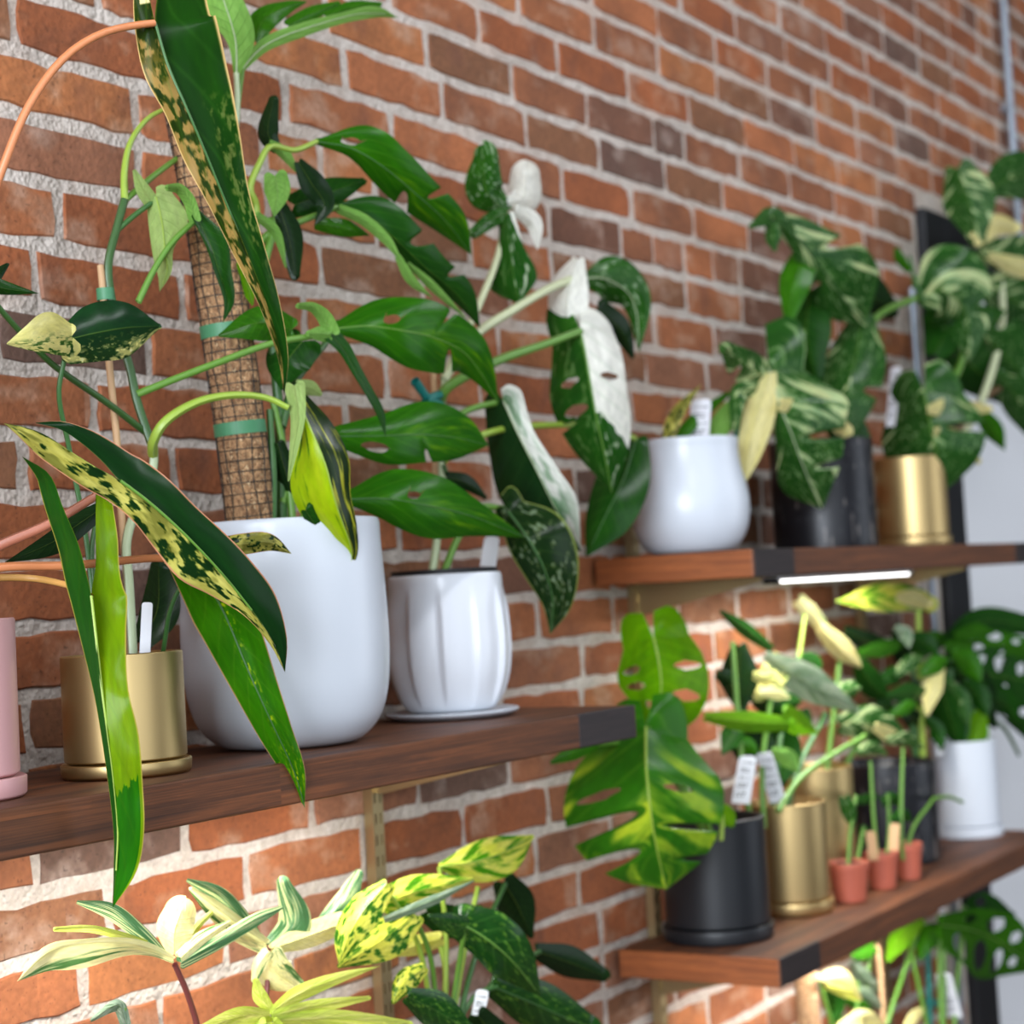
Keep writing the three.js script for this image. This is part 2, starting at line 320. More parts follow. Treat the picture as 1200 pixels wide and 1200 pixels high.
// noise stretched along the side veins
const streak = (u, t, n, slope, s, fx = 2.2) => fbm((t * n - Math.abs(u) * slope) * 1.6, Math.abs(u) * fx + (u > 0 ? 20 : 0), s, 4);
const speck = (u, t, s, k = 26) => fbm(u * k * 0.5, t * k, s, 3), grain = (u, t, s, ku, kt) => fbm(u * ku, t * kt, s, 4);
const leafBump = makeTex(128, 256, (a, t) => { const u = a * 2 - 1; return 0.55 - 0.4 * vein(u, t, 9, 1.6) + 0.12 * fbm(u * 22, t * 44, 300, 2) - 0.3 * Math.exp(-Math.pow(u / 0.03, 2)); }, false);
const smoothBump = makeTex(128, 256, (a, t) => { const u = a * 2 - 1; return 0.5 + 0.2 * Math.sin((u * 9 + 1.5 * t) * 3) * 0.3 + 0.1 * fbm(u * 20, t * 30, 301, 2) - 0.3 * Math.exp(-Math.pow(u / 0.03, 2)); }, false);
const LM = {};
function leafMat(name, fn, o = {}) {
  const { rib = [120, 150, 80], ribW = 0.022, nv = 9, slope = 1.6, vc = null, va = 0.25, edge = null, trans = 0.25, coat = 0.34, rough = 0.22, plain = false } = o;
  const map = makeTex(TW, TH, (a, t) => {
    const u = a * 2 - 1; let c = fn(u, t);
    c = mul3(c, 0.9 + 0.2 * fbm(u * 8 + 5, t * 16, 333, 3));
    if (vc) c = mix3(c, vc, va * vein(u, t, nv, slope));
    if (ribW) c = mix3(c, rib, 0.75 * Math.exp(-Math.pow(u / ribW, 2)) * (1 - 0.5 * t));
    if (edge) c = mix3(c, edge, sstep(0.93, 0.98, Math.abs(u)));
    const lush = clamp((125 - (0.3 * c[0] + 0.6 * c[1] + 0.1 * c[2])) / 50) * (c[1] > c[0] && c[1] > c[2] ? 1 : 0); c = [c[0] * (1 + 0.1 * lush), c[1], c[2] * (1 - 0.22 * lush)];   // warm sap green
    const lum = 0.3 * c[0] + 0.6 * c[1] + 0.1 * c[2];
    return c.map((q) => lum + (q - lum) * 1.18);
  });
  LM[name] = new THREE.MeshPhysicalMaterial({ map, roughness: 0.92, clearcoat: coat, clearcoatRoughness: rough, transmission: trans, bumpMap: plain ? smoothBump : leafBump, bumpScale: plain ? 0.0008 : 0.0016, side: THREE.DoubleSide, specularIntensity: 0.08 });
}
const solid = (c) => () => c;
const CREAM = [222, 214, 140], DEEP = [24, 58, 28], WHITE = [234, 234, 222];
leafMat('deep', (u, t) => mix3([22, 60, 24], [34, 84, 26], fbm(u * 3, t * 5, 1)), { vc: [80, 130, 70], va: 0.3 });
leafMat('dark', (u, t) => mix3([14, 34, 20], [26, 52, 28], fbm(u * 3, t * 5, 2)), { vc: [46, 80, 50], va: 0.3, trans: 0.12 });
leafMat('mid', (u, t) => mix3([38, 92, 22], [62, 120, 26], fbm(u * 3, t * 5, 3)), { vc: [110, 160, 70], va: 0.3 });
leafMat('rhaph', (u, t) => mix3(mix3([26, 78, 16], [52, 112, 18], fbm(u * 2, t * 4, 4)), [150, 180, 30], clamp((streak(u, t, 7, 2.4, 41) - 0.56) * 4) * sstep(0.25, 0.8, t) * 0.7), { vc: [96, 150, 50], va: 0.35, nv: 7, slope: 2.4 });
leafMat('bright', (u, t) => mix3([92, 146, 26], [126, 172, 36], fbm(u * 3, t * 4, 5)), { vc: [150, 190, 70], va: 0.35, rib: [170, 200, 90], trans: 0.45 });
leafMat('under', (u, t) => mix3([112, 156, 76], [138, 176, 98], fbm(u * 4, t * 5, 6)), { vc: [86, 128, 60], va: 0.4, rib: [170, 196, 130], coat: 0.2, rough: 0.5 });
leafMat('pale', (u, t) => mix3([158, 186, 112], [186, 206, 140], fbm(u * 3, t * 4, 7)), { rib: [196, 210, 130], coat: 0.2, rough: 0.5, trans: 0.4 });
leafMat('yellow', (u, t) => mix3([206, 208, 96], [224, 222, 136], fbm(u * 3, t * 4, 8)), { rib: [220, 220, 130], trans: 0.35 });
leafMat('cream', (u, t) => mix3([226, 216, 146], [236, 228, 176], fbm(u * 3, t * 4, 9)), { rib: [220, 214, 140], trans: 0.3, coat: 0.35 });
leafMat('white', (u, t) => mix3([226, 226, 214], [240, 240, 232], fbm(u * 3, t * 4, 10)), { rib: [220, 222, 196], trans: 0.25, coat: 0.35 });
leafMat('silver', (u, t) => mix3([92, 116, 92], [156, 168, 148], clamp(streak(u, t, 9, 2, 43) * 1.8 - 0.4)), {});
const PINKEDGE = [196, 140, 110];
leafMat('bil_a', (u, t) => {
  if (u > 0) return mix3(mix3([14, 44, 14], [26, 66, 18], fbm(u * 3, t * 6, 11)), [110, 124, 84], clamp((grain(u, t, 12, 9, 70) - 0.5) * 6) * sstep(0.34, 0.42, t) * sstep(0.85, 0.6, t) * sstep(0.25, 0.5, u) * 0.7);
  const m = clamp((grain(u, t, 13, 5, 52) - 0.52) * 8) * sstep(0.12, 0.24, t) + clamp((grain(u, t, 14, 2.5, 24) - 0.55) * 9) * sstep(0.2, 0.35, t);
  const patch = t > 0.118 && t < 0.152 && u > -0.62 && u < -0.12 + (t - 0.135) * 6;
  return patch ? [222, 206, 156] : mix3(mix3([18, 34, 12], [40, 62, 18], fbm(u * 5, t * 40, 15)), [166, 134, 82], clamp(m) * 0.85);
}, { edge: [206, 176, 122], rib: [120, 140, 70], plain: true, vc: [60, 110, 50], va: 0.25, nv: 6, trans: 0.1, coat: 0.14 });
const khaki = (u, t) => {
  const y = mix3([158, 152, 72], [208, 202, 122], fbm(u * 4, t * 22, 17)), d = clamp((grain(u, t, 18, 6, 34) - 0.53) * 9), o = clamp((grain(u, t, 19, 2.5, 14) - 0.48) * 6);
  return mix3(mix3(y, [112, 112, 54], o * 0.85), [16, 44, 20], d);
};
leafMat('bil_b', (u, t) => u > 0 ? mix3([11, 40, 20], [20, 56, 26], fbm(u * 3, t * 6, 16)) : khaki(u, t), { edge: PINKEDGE, rib: [150, 176, 110], plain: true, trans: 0.1, coat: 0.22 });
leafMat('bil_b2', (u, t) => khaki(u * 0.6 + 7, t * 0.6), { edge: PINKEDGE, ribW: 0, plain: true });
leafMat('lobe_dark', (u, t) => mix3([11, 40, 20], [20, 56, 26], fbm(u * 3, t * 6, 16)), { edge: PINKEDGE, ribW: 0, plain: true, trans: 0.1, coat: 0.22 });
leafMat('bil_c', (u, t) => u < 0.02 ? mix3([20, 66, 22], [34, 88, 28], fbm(u * 3, t * 7, 22)) : t > 0.73 + 0.04 * fbm(u * 12, t * 3, 23) - 0.05 * u && u < 0.86 ? mix3([24, 84, 12], [40, 112, 14], fbm(u * 4, t * 8, 24)) : mix3([92, 128, 14], [128, 156, 18], fbm(u * 3, t * 9, 25)), { edge: [170, 160, 80], rib: [146, 160, 50], plain: true, trans: 0.35, va: 0.2, vc: [70, 110, 10] });
leafMat('bil_d', (u, t) => mix3(mix3([34, 92, 14], [66, 128, 18], fbm(u * 3, t * 7, 26)), [186, 196, 40], clamp((grain(u, t, 27, 10, 60) - 0.58) * 9) * (Math.exp(-Math.pow((u - 0.06) / 0.14, 2)) + 0.6 * sstep(0.7, 0.9, t)) * 0.9), { edge: [186, 150, 110], rib: [130, 160, 60], trans: 0.3, vc: [96, 140, 40], va: 0.3 });
leafMat('lobe_green', (u, t) => mix3([22, 72, 20], [36, 98, 22], fbm(u * 3, t * 5, 28)), { edge: [190, 170, 120], ribW: 0, plain: true });
leafMat('lobe_lime', (u, t) => mix3([104, 140, 16], [134, 164, 22], fbm(u * 3, t * 5, 29)), { edge: [150, 150, 60], ribW: 0, plain: true, trans: 0.4 });
leafMat('heart', (u, t) => mix3(mix3([16, 48, 34], [28, 66, 42], fbm(u * 3, t * 5, 30)), [206, 204, 134], clamp((speck(u, t, 31, 12) - 0.42) * 5) * sstep(-0.35, -0.75, u) + 0.8 * clamp((speck(u, t, 32, 26) - 0.62) * 8) * sstep(0, -0.6, u)), { plain: true, coat: 0.4, trans: 0.1 });
leafMat('heart_cream', (u, t) => mix3(mix3([206, 200, 122], [228, 222, 158], fbm(u * 3, t * 5, 33)), [44, 84, 40], clamp((speck(u, t, 34, 15) - 0.5) * 6) * sstep(0.4, -0.4, -u)), { plain: true, ribW: 0 });
leafMat('limesplit', (u, t) => u > 0 ? mix3([22, 46, 14], [178, 178, 62], clamp((fbm(u * 12 - t * 3, t * 7, 35, 4) - 0.52) * 6)) : mix3(mix3([156, 190, 24], [196, 208, 60], fbm(u * 4, t * 5, 36)), [36, 92, 16], clamp((fbm(u * 10 - t * 2, t * 4, 37, 4) - 0.66) * 8)), { rib: [190, 200, 90], plain: true, trans: 0.35, coat: 0.7, rough: 0.22 });
leafMat('albo', (u, t) => mix3(mix3([26, 66, 26], [40, 92, 30], fbm(u * 3, t * 5, 38)), WHITE, clamp((speck(u, t, 39, 20) - 0.63) * 8) * 0.6), { vc: [90, 130, 80], va: 0.3 });
leafMat('albo_half', (u, t) => u > 0 && t < 0.72 + 0.1 * fbm(u * 5, t * 5, 44) - 0.25 * (1 - u) ? mix3([228, 228, 216], [242, 242, 234], fbm(u * 3, t * 4, 45)) : mix3(mix3([24, 66, 26], [36, 88, 30], fbm(u * 3, t * 5, 46)), [190, 200, 176], clamp((speck(u, t, 47, 22) - 0.58) * 8) * (u > 0 ? 0.9 : 0.3)), { vc: [110, 140, 100], va: 0.2, rib: [150, 190, 110] });
leafMat('albo_edge', (u, t) => u > 0.02 ? mix3([226, 228, 218], [126, 154, 124], clamp((speck(u, t, 48, 8) - 0.52) * 6) * (1 - u) * 1.4) : mix3([16, 44, 26], [28, 62, 34], fbm(u * 3, t * 5, 49)), { rib: [150, 176, 140], va: 0.2, vc: [60, 90, 60] });
leafMat('albo_dark', (u, t) => mix3(mix3([14, 36, 18], [26, 54, 24], fbm(u * 4, t * 6, 50)), [150, 164, 140], clamp((speck(u, t, 51, 24) - 0.6) * 7) * 0.75), { edge: [146, 160, 90], vc: [80, 110, 70], va: 0.3 });
const thai = (s, amt) => (u, t) => {
  let c = mix3([28, 66, 34], [44, 92, 44], fbm(u * 3, t * 5, s));
  c = mix3(c, [186, 204, 150], clamp((speck(u, t, s + 1, 46) - 0.64) * 10) * 0.6);
  return mix3(c, mix3([214, 216, 160], [170, 196, 150], fbm(u * 6, t * 6, s + 2)), clamp((streak(u, t, 7, 2, s + 3, 1.2) - amt) * 9));
};
leafMat('thai_1', thai(60, 0.62), { vc: [90, 130, 80], va: 0.25 });
leafMat('thai_2', thai(70, 0.58), { vc: [90, 130, 80], va: 0.25 });
leafMat('thai_3', thai(85, 0.66), { vc: [90, 130, 80], va: 0.25 });
leafMat('aurea', (u, t) => mix3(mix3([34, 86, 24], [56, 118, 32], fbm(u * 3, t * 5, 90)), mix3([196, 206, 70], [160, 188, 60], fbm(u * 8, t * 12, 91)), clamp((streak(u, t, 6, 1.4, 92, 1.5) - 0.45) * 6) * (u < 0 ? 1 : 0.75) * sstep(0.1, 0.25, t)), { vc: [120, 160, 60], va: 0.3, nv: 6, slope: 1.4, rib: [150, 180, 80], trans: 0.3 });
leafMat('lime', (u, t) => mix3([84, 140, 12], [116, 168, 18], fbm(u * 3, t * 4, 94)), { vc: [150, 190, 50], va: 0.4, nv: 7, slope: 1.2, rib: [170, 200, 70], trans: 0.5 });
leafMat('florida', (u, t) => mix3(mix3([226, 222, 158], [236, 232, 186], fbm(u * 3, t * 4, 96)), mix3([70, 112, 70], [100, 140, 90], fbm(u * 6, t * 6, 97)), clamp((streak(u, t, 3, 4, 98, 3) - 0.52) * 7) * sstep(0.1, 0.7, u + 0.5 * t) + 0.0), { ribW: 0, trans: 0.35, plain: true });
leafMat('florida_green', (u, t) => mix3(mix3([62, 104, 78], [92, 132, 100], fbm(u * 3, t * 4, 99)), [216, 220, 164], clamp((streak(u, t, 3, 5, 100, 3) - 0.5) * 7) * 0.9), { ribW: 0, plain: true });
leafMat('lemon', (u, t) => mix3([184, 204, 84], [220, 224, 140], clamp(streak(u, t, 6, 3, 101) * 1.6 - 0.3)), { rib: [226, 226, 150], trans: 0.4 });
leafMat('burle', (u, t) => mix3(mix3([206, 216, 80], [226, 226, 130], fbm(u * 4, t * 5, 102)), mix3([48, 110, 24], [96, 160, 30], fbm(u * 6, t * 8, 103)), clamp((streak(u, t, 6, 2, 104, 2.5) - 0.43) * 6)), { rib: [190, 210, 90], trans: 0.35 });
leafMat('burle_2', (u, t) => mix3(mix3([204, 208, 84], [224, 222, 120], fbm(u * 4, t * 5, 105)), [40, 92, 26], clamp((speck(u, t, 106, 12) - 0.47) * 5)), { rib: [200, 210, 90], trans: 0.3 });
leafMat('burle_dark', (u, t) => mix3(mix3([18, 54, 24], [30, 76, 32], fbm(u * 3, t * 5, 107)), [120, 160, 70], clamp((speck(u, t, 108, 20) - 0.64) * 8) * 0.7), { vc: [110, 150, 100], va: 0.35, nv: 7, rib: [100, 140, 80], coat: 0.8, rough: 0.2 });
const stemM = (r, g, b) => new THREE.MeshPhysicalMaterial({ color: srgb(r, g, b), roughness: 0.5, clearcoat: 0.4, clearcoatRoughness: 0.3 });
const SM = { orange: stemM(206, 128, 80), gold: stemM(210, 156, 82), pink: stemM(184, 112, 86), green: stemM(96, 142, 48), lime: stemM(150, 178, 62), dark: stemM(50, 90, 34), pale: stemM(176, 190, 150), cream: stemM(196, 202, 160), red: stemM(116, 56, 52), brown: stemM(104, 78, 50), deep: stemM(56, 104, 44) };

// smooth curve through values sampled at the parameters ts
function spline(ts, vs) {
  return (t) => {
    let i = 0; while (i < ts.length - 2 && t > ts[i + 1]) i++;
    const h = ts[i + 1] - ts[i] || 1e-6, x = clamp((t - ts[i]) / h, -0.2, 1.2), sl = (k) => k <= 0 ? (vs[1] - vs[0]) / (ts[1] - ts[0]) : k >= vs.length - 1 ? (vs[k] - vs[k - 1]) / (ts[k] - ts[k - 1]) : (vs[k + 1] - vs[k - 1]) / (ts[k + 1] - ts[k - 1]);
    const a = sl(i) * h, b = sl(i + 1) * h, x2 = x * x, x3 = x2 * x;
    return (2 * x3 - 3 * x2 + 1) * vs[i] + (x3 - 2 * x2 + x) * a + (-2 * x3 + 3 * x2) * vs[i + 1] + (x3 - x2) * b;
  };
}
// One blade: midrib seen at the pixels P (x, y, x, y ...), standing off the wall by Z metres; half widths A (to the right of a blade that hangs down) and B (other side) in pixels at each point.
// ang: how far each half leans away from the viewer (degrees); curl: extra bend of the rim; bk: lobes swept back past the stalk; fw: veins swept forward; cuts / holes: [side, t, width, depth] / [side, t0, t1, v0, v1]
function blade(P, A, B, Z, o = {}) {
  const n = P.length / 2, X = [], Y = []; for (let i = 0; i < n; i++) { X.push(P[2 * i]); Y.push(P[2 * i + 1]); }
  const zs = Array.isArray(Z) ? Z : [Z, Z], W = (w) => typeof w === 'number' ? X.map(() => w) : w;
  const ts = [0]; for (let i = 1; i < n; i++) ts.push(ts[i - 1] + Math.hypot(X[i] - X[i - 1], Y[i] - Y[i - 1])); for (let i = 0; i < n; i++) ts[i] /= ts[n - 1] || 1;
  for (let i = 1; i < n; i++) ts[i] /= ts[n - 1];
  const fx = spline(ts, X), fy = spline(ts, Y), fa = spline(ts, W(A)), fb = spline(ts, W(B)), fz = spline(zs.map((_, i) => i / (zs.length - 1)), zs);
  const ang = o.ang ?? [22, 22], curl = o.curl ?? [0.25, 0.25], bk = o.bk ?? [0, 0], fw = o.fw ?? 0, cuts = o.cuts ?? [], holes = o.holes ?? [], ruf = o.ruf ?? 0, rn = o.rn ?? 4, bow = o.bow ?? 0;
  const fine = cuts.length || holes.length, nt = o.nt ?? (fine ? 84 : 26), nv = 7, HR = 3, uvr = o.uv ?? [0, 1];
  const pos = [], uv = [], idx = [], rib = [], seg = [], rows = [];
  const A0 = fa(0), B0 = fb(0), A1 = fa(1), B1 = fb(1), nb = Math.max(A0, B0, bk[0], bk[1]) > 4 ? 7 : 0, ne = Math.max(A1, B1) > 2.5 ? 6 : 0;
  for (let q = 0; q < nb; q++) rows.push([0, q / nb, -1]);                     // rounded shoulders or lobes round the stalk
  for (let i = 0; i <= nt; i++) rows.push([i / nt, 1, 0]);
  for (let q = 1; q <= ne; q++) rows.push([1, q / ne, 1]);                     // rounded tip
  for (const [t, q, fan] of rows) {
    const x = fx(t), y = fy(t), e = 0.004, dx0 = fx(Math.min(1, t + e)) - fx(Math.max(0, t - e)), dy0 = fy(Math.min(1, t + e)) - fy(Math.max(0, t - e)), dl = Math.hypot(dx0, dy0) || 1, dx = dx0 / dl, dy = dy0 / dl;
    const M = onz(x, y, fz(t)), mpp = depthOf(M) / FOCAL, ray = M.clone().sub(EYE).normalize();
    M.addScaledVector(ray, -bow * Math.sin(Math.PI * t) * 0.01);
    if (!fan) rib.push(M.clone().addScaledVector(ray, -0.0004));
    for (const side of [1, -1]) {
      let w = side > 0 ? fa(t) : fb(t), th = Math.PI / 2; const an = Math.tan(ang[side > 0 ? 0 : 1] * Math.PI / 180), cu = curl[side > 0 ? 0 : 1], back = bk[side > 0 ? 0 : 1];
      if (fan < 0) { th = (90 + (back ? 78 : 42) * (1 - q)) * Math.PI / 180; const lobe = back ? back + 0.45 * w : 0.85 * w; w = lerp(lobe * (0.7 + 0.3 * sstep(0, 0.4, q)), w, sstep(0.3, 1, q)); }
      if (fan > 0) { th = 90 * (1 - q) * Math.PI / 180; }
      let cut = 1; for (const [s, c, cw, d] of cuts) if (s === side) { const r = Math.abs(t - c) / cw; if (r < 1) cut = Math.min(cut, 1 - d * Math.sqrt(1 - r * r)); }
      w *= cut;
      let ha = 0.5, hb = 0.5; for (const [s, c0, c1, v0, v1] of holes) if (s === side && t > c0 && t < c1) { const r = (t - c0) / (c1 - c0), sn = Math.sqrt(Math.sin(Math.PI * r)), m = (v0 + v1) / 2, h = (v1 - v0) / 2; ha = m - h * sn; hb = m + h * sn; }
      const sn = Math.sin(th), cs = Math.cos(th);
      for (let j = 0; j <= nv; j++) {
        const v = j <= HR ? ha * j / HR : hb + (1 - hb) * (j - HR - 1) / (nv - HR - 1), off = w * v * sn, along = w * v * cs + fw * v * Math.abs(w) * (1 - 0.6 * t) * sn * (fan < 0 ? q : 1);
        const ox = dy * side * off + dx * along, oy = -dx * side * off + dy * along;
        const dep = mpp * Math.abs(w) * (an * v + cu * v * v) + mpp * ruf * v * v * Math.sin(6.283 * (rn * t + (side > 0 ? 0.2 : 0.65)));
        const Q = M.clone().addScaledVector(CR, ox * mpp).addScaledVector(CU, -oy * mpp).addScaledVector(ray, dep);
        pos.push(Q.x, Q.y, Q.z); uv.push(0.5 + 0.5 * side * v * (fan > 0 ? 0.3 + 0.7 * sn : 1), lerp(uvr[0], uvr[1], clamp(fan < 0 ? 0.06 * q * v : t * 0.94 + 0.06 - (fan > 0 ? 0.06 * (1 - q) * 0 : 0), 0.002, 0.998)));
      }
      seg.push(hb - ha);
    }
  }
  const R = 2 * (nv + 1);
  for (let i = 0; i < rows.length - 1; i++) for (let s = 0; s < 2; s++) for (let j = 0; j < nv; j++) {
    if (j === HR) continue;                                                        // rows meet here, or an opening lies between them
    const a = i * R + s * (nv + 1) + j, b = a + R;
    if (s === 0) idx.push(a, a + 1, b, b, a + 1, b + 1); else idx.push(a, b, a + 1, b, b + 1, a + 1);
  }
  const g = new THREE.BufferGeometry();
  g.setAttribute('position', new THREE.Float32BufferAttribute(pos, 3)); g.setAttribute('uv', new THREE.Float32BufferAttribute(uv, 2)); g.setIndex(idx); g.computeVertexNormals();
  // one normal for the doubled rows along the midrib and along closed openings
  const N = g.attributes.normal, weld = (a, b) => { const x = N.getX(a) + N.getX(b), y = N.getY(a) + N.getY(b), z = N.getZ(a) + N.getZ(b), l = Math.hypot(x, y, z) || 1; for (const k of [a, b]) N.setXYZ(k, x / l, y / l, z / l); };
  for (let i = 0; i < rows.length; i++) for (let s = 0; s < 2; s++) { if (seg[2 * i + s] < 1e-4) weld(i * R + s * (nv + 1) + HR, i * R + s * (nv + 1) + HR + 1); }
  g.userData.rib = rib; return g;
}
function tube3(pts, r0, r1, rad = 7, segs = 0) {
  const c = new THREE.CatmullRomCurve3(pts, false, 'centripetal'), n = segs || Math.max(6, pts.length * 5), fr = c.computeFrenetFrames(n, false), pos = [], idx = [], uv = [];
  for (let i = 0; i <= n; i++) {
    const p = c.getPointAt(i / n), r = lerp(r0, r1, i / n);
    for (let j = 0; j <= rad; j++) { const a = j / rad * 6.2832, q = p.clone().addScaledVector(fr.normals[i], Math.cos(a) * r).addScaledVector(fr.binormals[i], Math.sin(a) * r); pos.push(q.x, q.y, q.z); uv.push(j / rad, i / n); }
  }
  for (let i = 0; i < n; i++) for (let j = 0; j < rad; j++) { const a = i * (rad + 1) + j, b = a + rad + 1; idx.push(a, b, a + 1, b, b + 1, a + 1); }
  const g = new THREE.BufferGeometry(); g.setAttribute('position', new THREE.Float32BufferAttribute(pos, 3)); g.setAttribute('uv', new THREE.Float32BufferAttribute(uv, 2)); g.setIndex(idx); g.computeVertexNormals(); return g;
}
const local = (T, g) => g.translate(-T.position.x, -T.position.y, -T.position.z);
// leaf of one or several blades: L(plant, material, [P, A, B, Z, options], ...more blades)
function L(T, mat, ...blades) {
  const gs = blades.map((b) => blade(b[0], b[1], b[2] ?? b[1], b[3] ?? 0.15, b[4]));
  const mats = blades.map((b) => LM[b[4]?.mat ?? mat]);
  const o = blades[0][4] ?? {};
  const rib = gs[0].userData.rib;
  let first = null;
  gs.forEach((g, k) => { g.userData = {}; const mesh = part(first ?? T, k ? 'leaf_lobe' : 'leaf', local(T, g), mats[k]); if (!first) first = mesh; });
  if (o.rib) { const r = o.rib * depthOf(rib[0]) / FOCAL, step = rib.filter((_, i) => i % 4 === 0); part(first, 'midrib', local(T, tube3(step, r, r * 0.35, 5, 20)), SM[o.ribM ?? 'green']); }
  return first;
}
// stalk: S(plant, material, [x, y, x, y ...], Z, radius px, end radius px)
function S(T, mat, P, Z, r = 4, r1 = r, name = 'petiole') {
  const n = P.length / 2, zs = Array.isArray(Z) ? Z : [Z, Z], fz = spline(zs.map((_, i) => i / (zs.length - 1)), zs), pts = [];
  for (let i = 0; i < n; i++) pts.push(onz(P[2 * i], P[2 * i + 1], fz(i / (n - 1))));
  const k = depthOf(pts[0]) / FOCAL, k1 = depthOf(pts[n - 1]) / FOCAL;
  return part(T, name, local(T, tube3(pts, r * k, r1 * k1)), typeof mat === 'string' ? SM[mat] : mat);
}
// ---------------------------------------------------------------- pots
function lathe(profile, seg = 56) { return new THREE.LatheGeometry(profile.map(([r, y]) => new THREE.Vector2(r, y)), seg); }
const roundProfile = (pts, k = 5) => { const c = new THREE.CatmullRomCurve3(pts.map(([r, y]) => V3(r, y, 0)), false, 'centripetal'); return c.getPoints(pts.length * k).map((p) => [Math.max(0, p.x), p.y]); };
// straight pot on a loose saucer
function cylinderPot(T, R, H, mat, sauceMat, o = {}) {
  const lift = sauceMat ? 0.012 * H / 0.1 : 0, tp = o.taper ?? 1, b = R * 0.05;
  part(T, 'pot', lathe([[0, lift], [R * tp - b, lift], [R * tp, lift + b], [R, H - b * 0.5], [R - b * 0.3, H], [R - b * 1.1, H], [R - b * 1.4, H - b], [R * 0.9, H * 0.8], [0, H * 0.8]]), mat);
  if (sauceMat) part(T, 'saucer', lathe([[0, 0], [R * 1.02, 0], [R * 1.06, 0.003], [R * 1.07, H * 0.11], [R * 1.03, H * 0.12], [R * 1.0, H * 0.1], [R * 0.78, H * 0.1], [R * 0.78, lift + 0.002], [0, lift + 0.002]]), sauceMat);
  soil(T, R * 0.93, H * (o.soil ?? 0.9));
}
function soil(T, r, y) {
  const g = new THREE.CircleGeometry(r, 40, 0, 6.2832), q = new THREE.RingGeometry(0.0001, r, 28, 6).rotateX(-Math.PI / 2), p = q.attributes.position, uv = q.attributes.uv;
  for (let i = 0; i < p.count; i++) { p.setY(i, y + 0.006 * (fbm(p.getX(i) * 90 + 9, p.getZ(i) * 90, 230, 3) - 0.5)); uv.setXY(i, p.getX(i) * 8, p.getZ(i) * 8); }
  q.computeVertexNormals(); g.dispose(); part(T, 'soil', q, soilMat, 'dark bark potting mix');
}
const potX = (px, y, z) => { let a = -1, b = 8; for (let i = 0; i < 50; i++) { const m = (a + b) / 2; if (toPx(V3(m, y, z))[0] < px) a = m; else b = m; } return (a + b) / 2; };
const potAt = (px, y, z) => V3(potX(px, y, z), y + 0.0004, z);
const perPx = (p) => depthOf(p) / FOCAL;
// printed plant tag on a stick, its foot at pixel (x0, y0) and head at (x1, y1)
const tagTex = makeTex(64, 160, (u, v) => {
  const row = Math.floor(v * 16), inkRow = [2, 3, 5, 6, 8, 10, 11, 13].includes(row), fr = v * 16 - row, ink = inkRow && fr > 0.25 && fr < 0.8 && u > 0.14 && u < 0.6 + 0.3 * hash2(row, 3, 9) && hash2(Math.floor(u * 22), row, 7) > 0.3;
  return ink ? [70, 74, 84] : [232, 234, 240];
});
const tagMat = std(0xffffff, 0.5, { map: tagTex, side: THREE.DoubleSide });
const tagPlain = std(srgb(232, 234, 238), 0.5);
function tag(T, x0, y0, x1, y1, z, wpx, mat = tagMat, name = 'plant_tag') {
  const a = onz(x0, y0, z), b = onz(x1, y1, z), k = perPx(a), h = a.distanceTo(b), w = wpx * k;
  const s = new THREE.Shape(), r = w * 0.3; s.moveTo(-w / 2, 0); s.lineTo(w / 2, 0); s.lineTo(w / 2, h - r); s.quadraticCurveTo(w / 2, h, w / 2 - r, h); s.lineTo(-w / 2 + r, h); s.quadraticCurveTo(-w / 2, h, -w / 2, h - r); s.closePath();
  const g = new THREE.ExtrudeGeometry(s, { depth: 0.0012, bevelEnabled: false, curveSegments: 4 }), p = g.attributes.position, uv = g.attributes.uv;
  for (let i = 0; i < p.count; i++) uv.setXY(i, p.getX(i) / w + 0.5, p.getY(i) / h);
  const up = b.clone().sub(a).normalize(), to = EYE.clone().sub(a).normalize(), side = V3().crossVectors(up, to).normalize(), nz = V3().crossVectors(side, up);
  side.multiplyScalar(0.94).addScaledVector(nz, 0.34).normalize(); nz.crossVectors(side, up);
  g.applyMatrix4(new THREE.Matrix4().makeBasis(side, up, nz).setPosition(a));
  return part(T, name, local(T, g), mat, 'white plant tag');
}
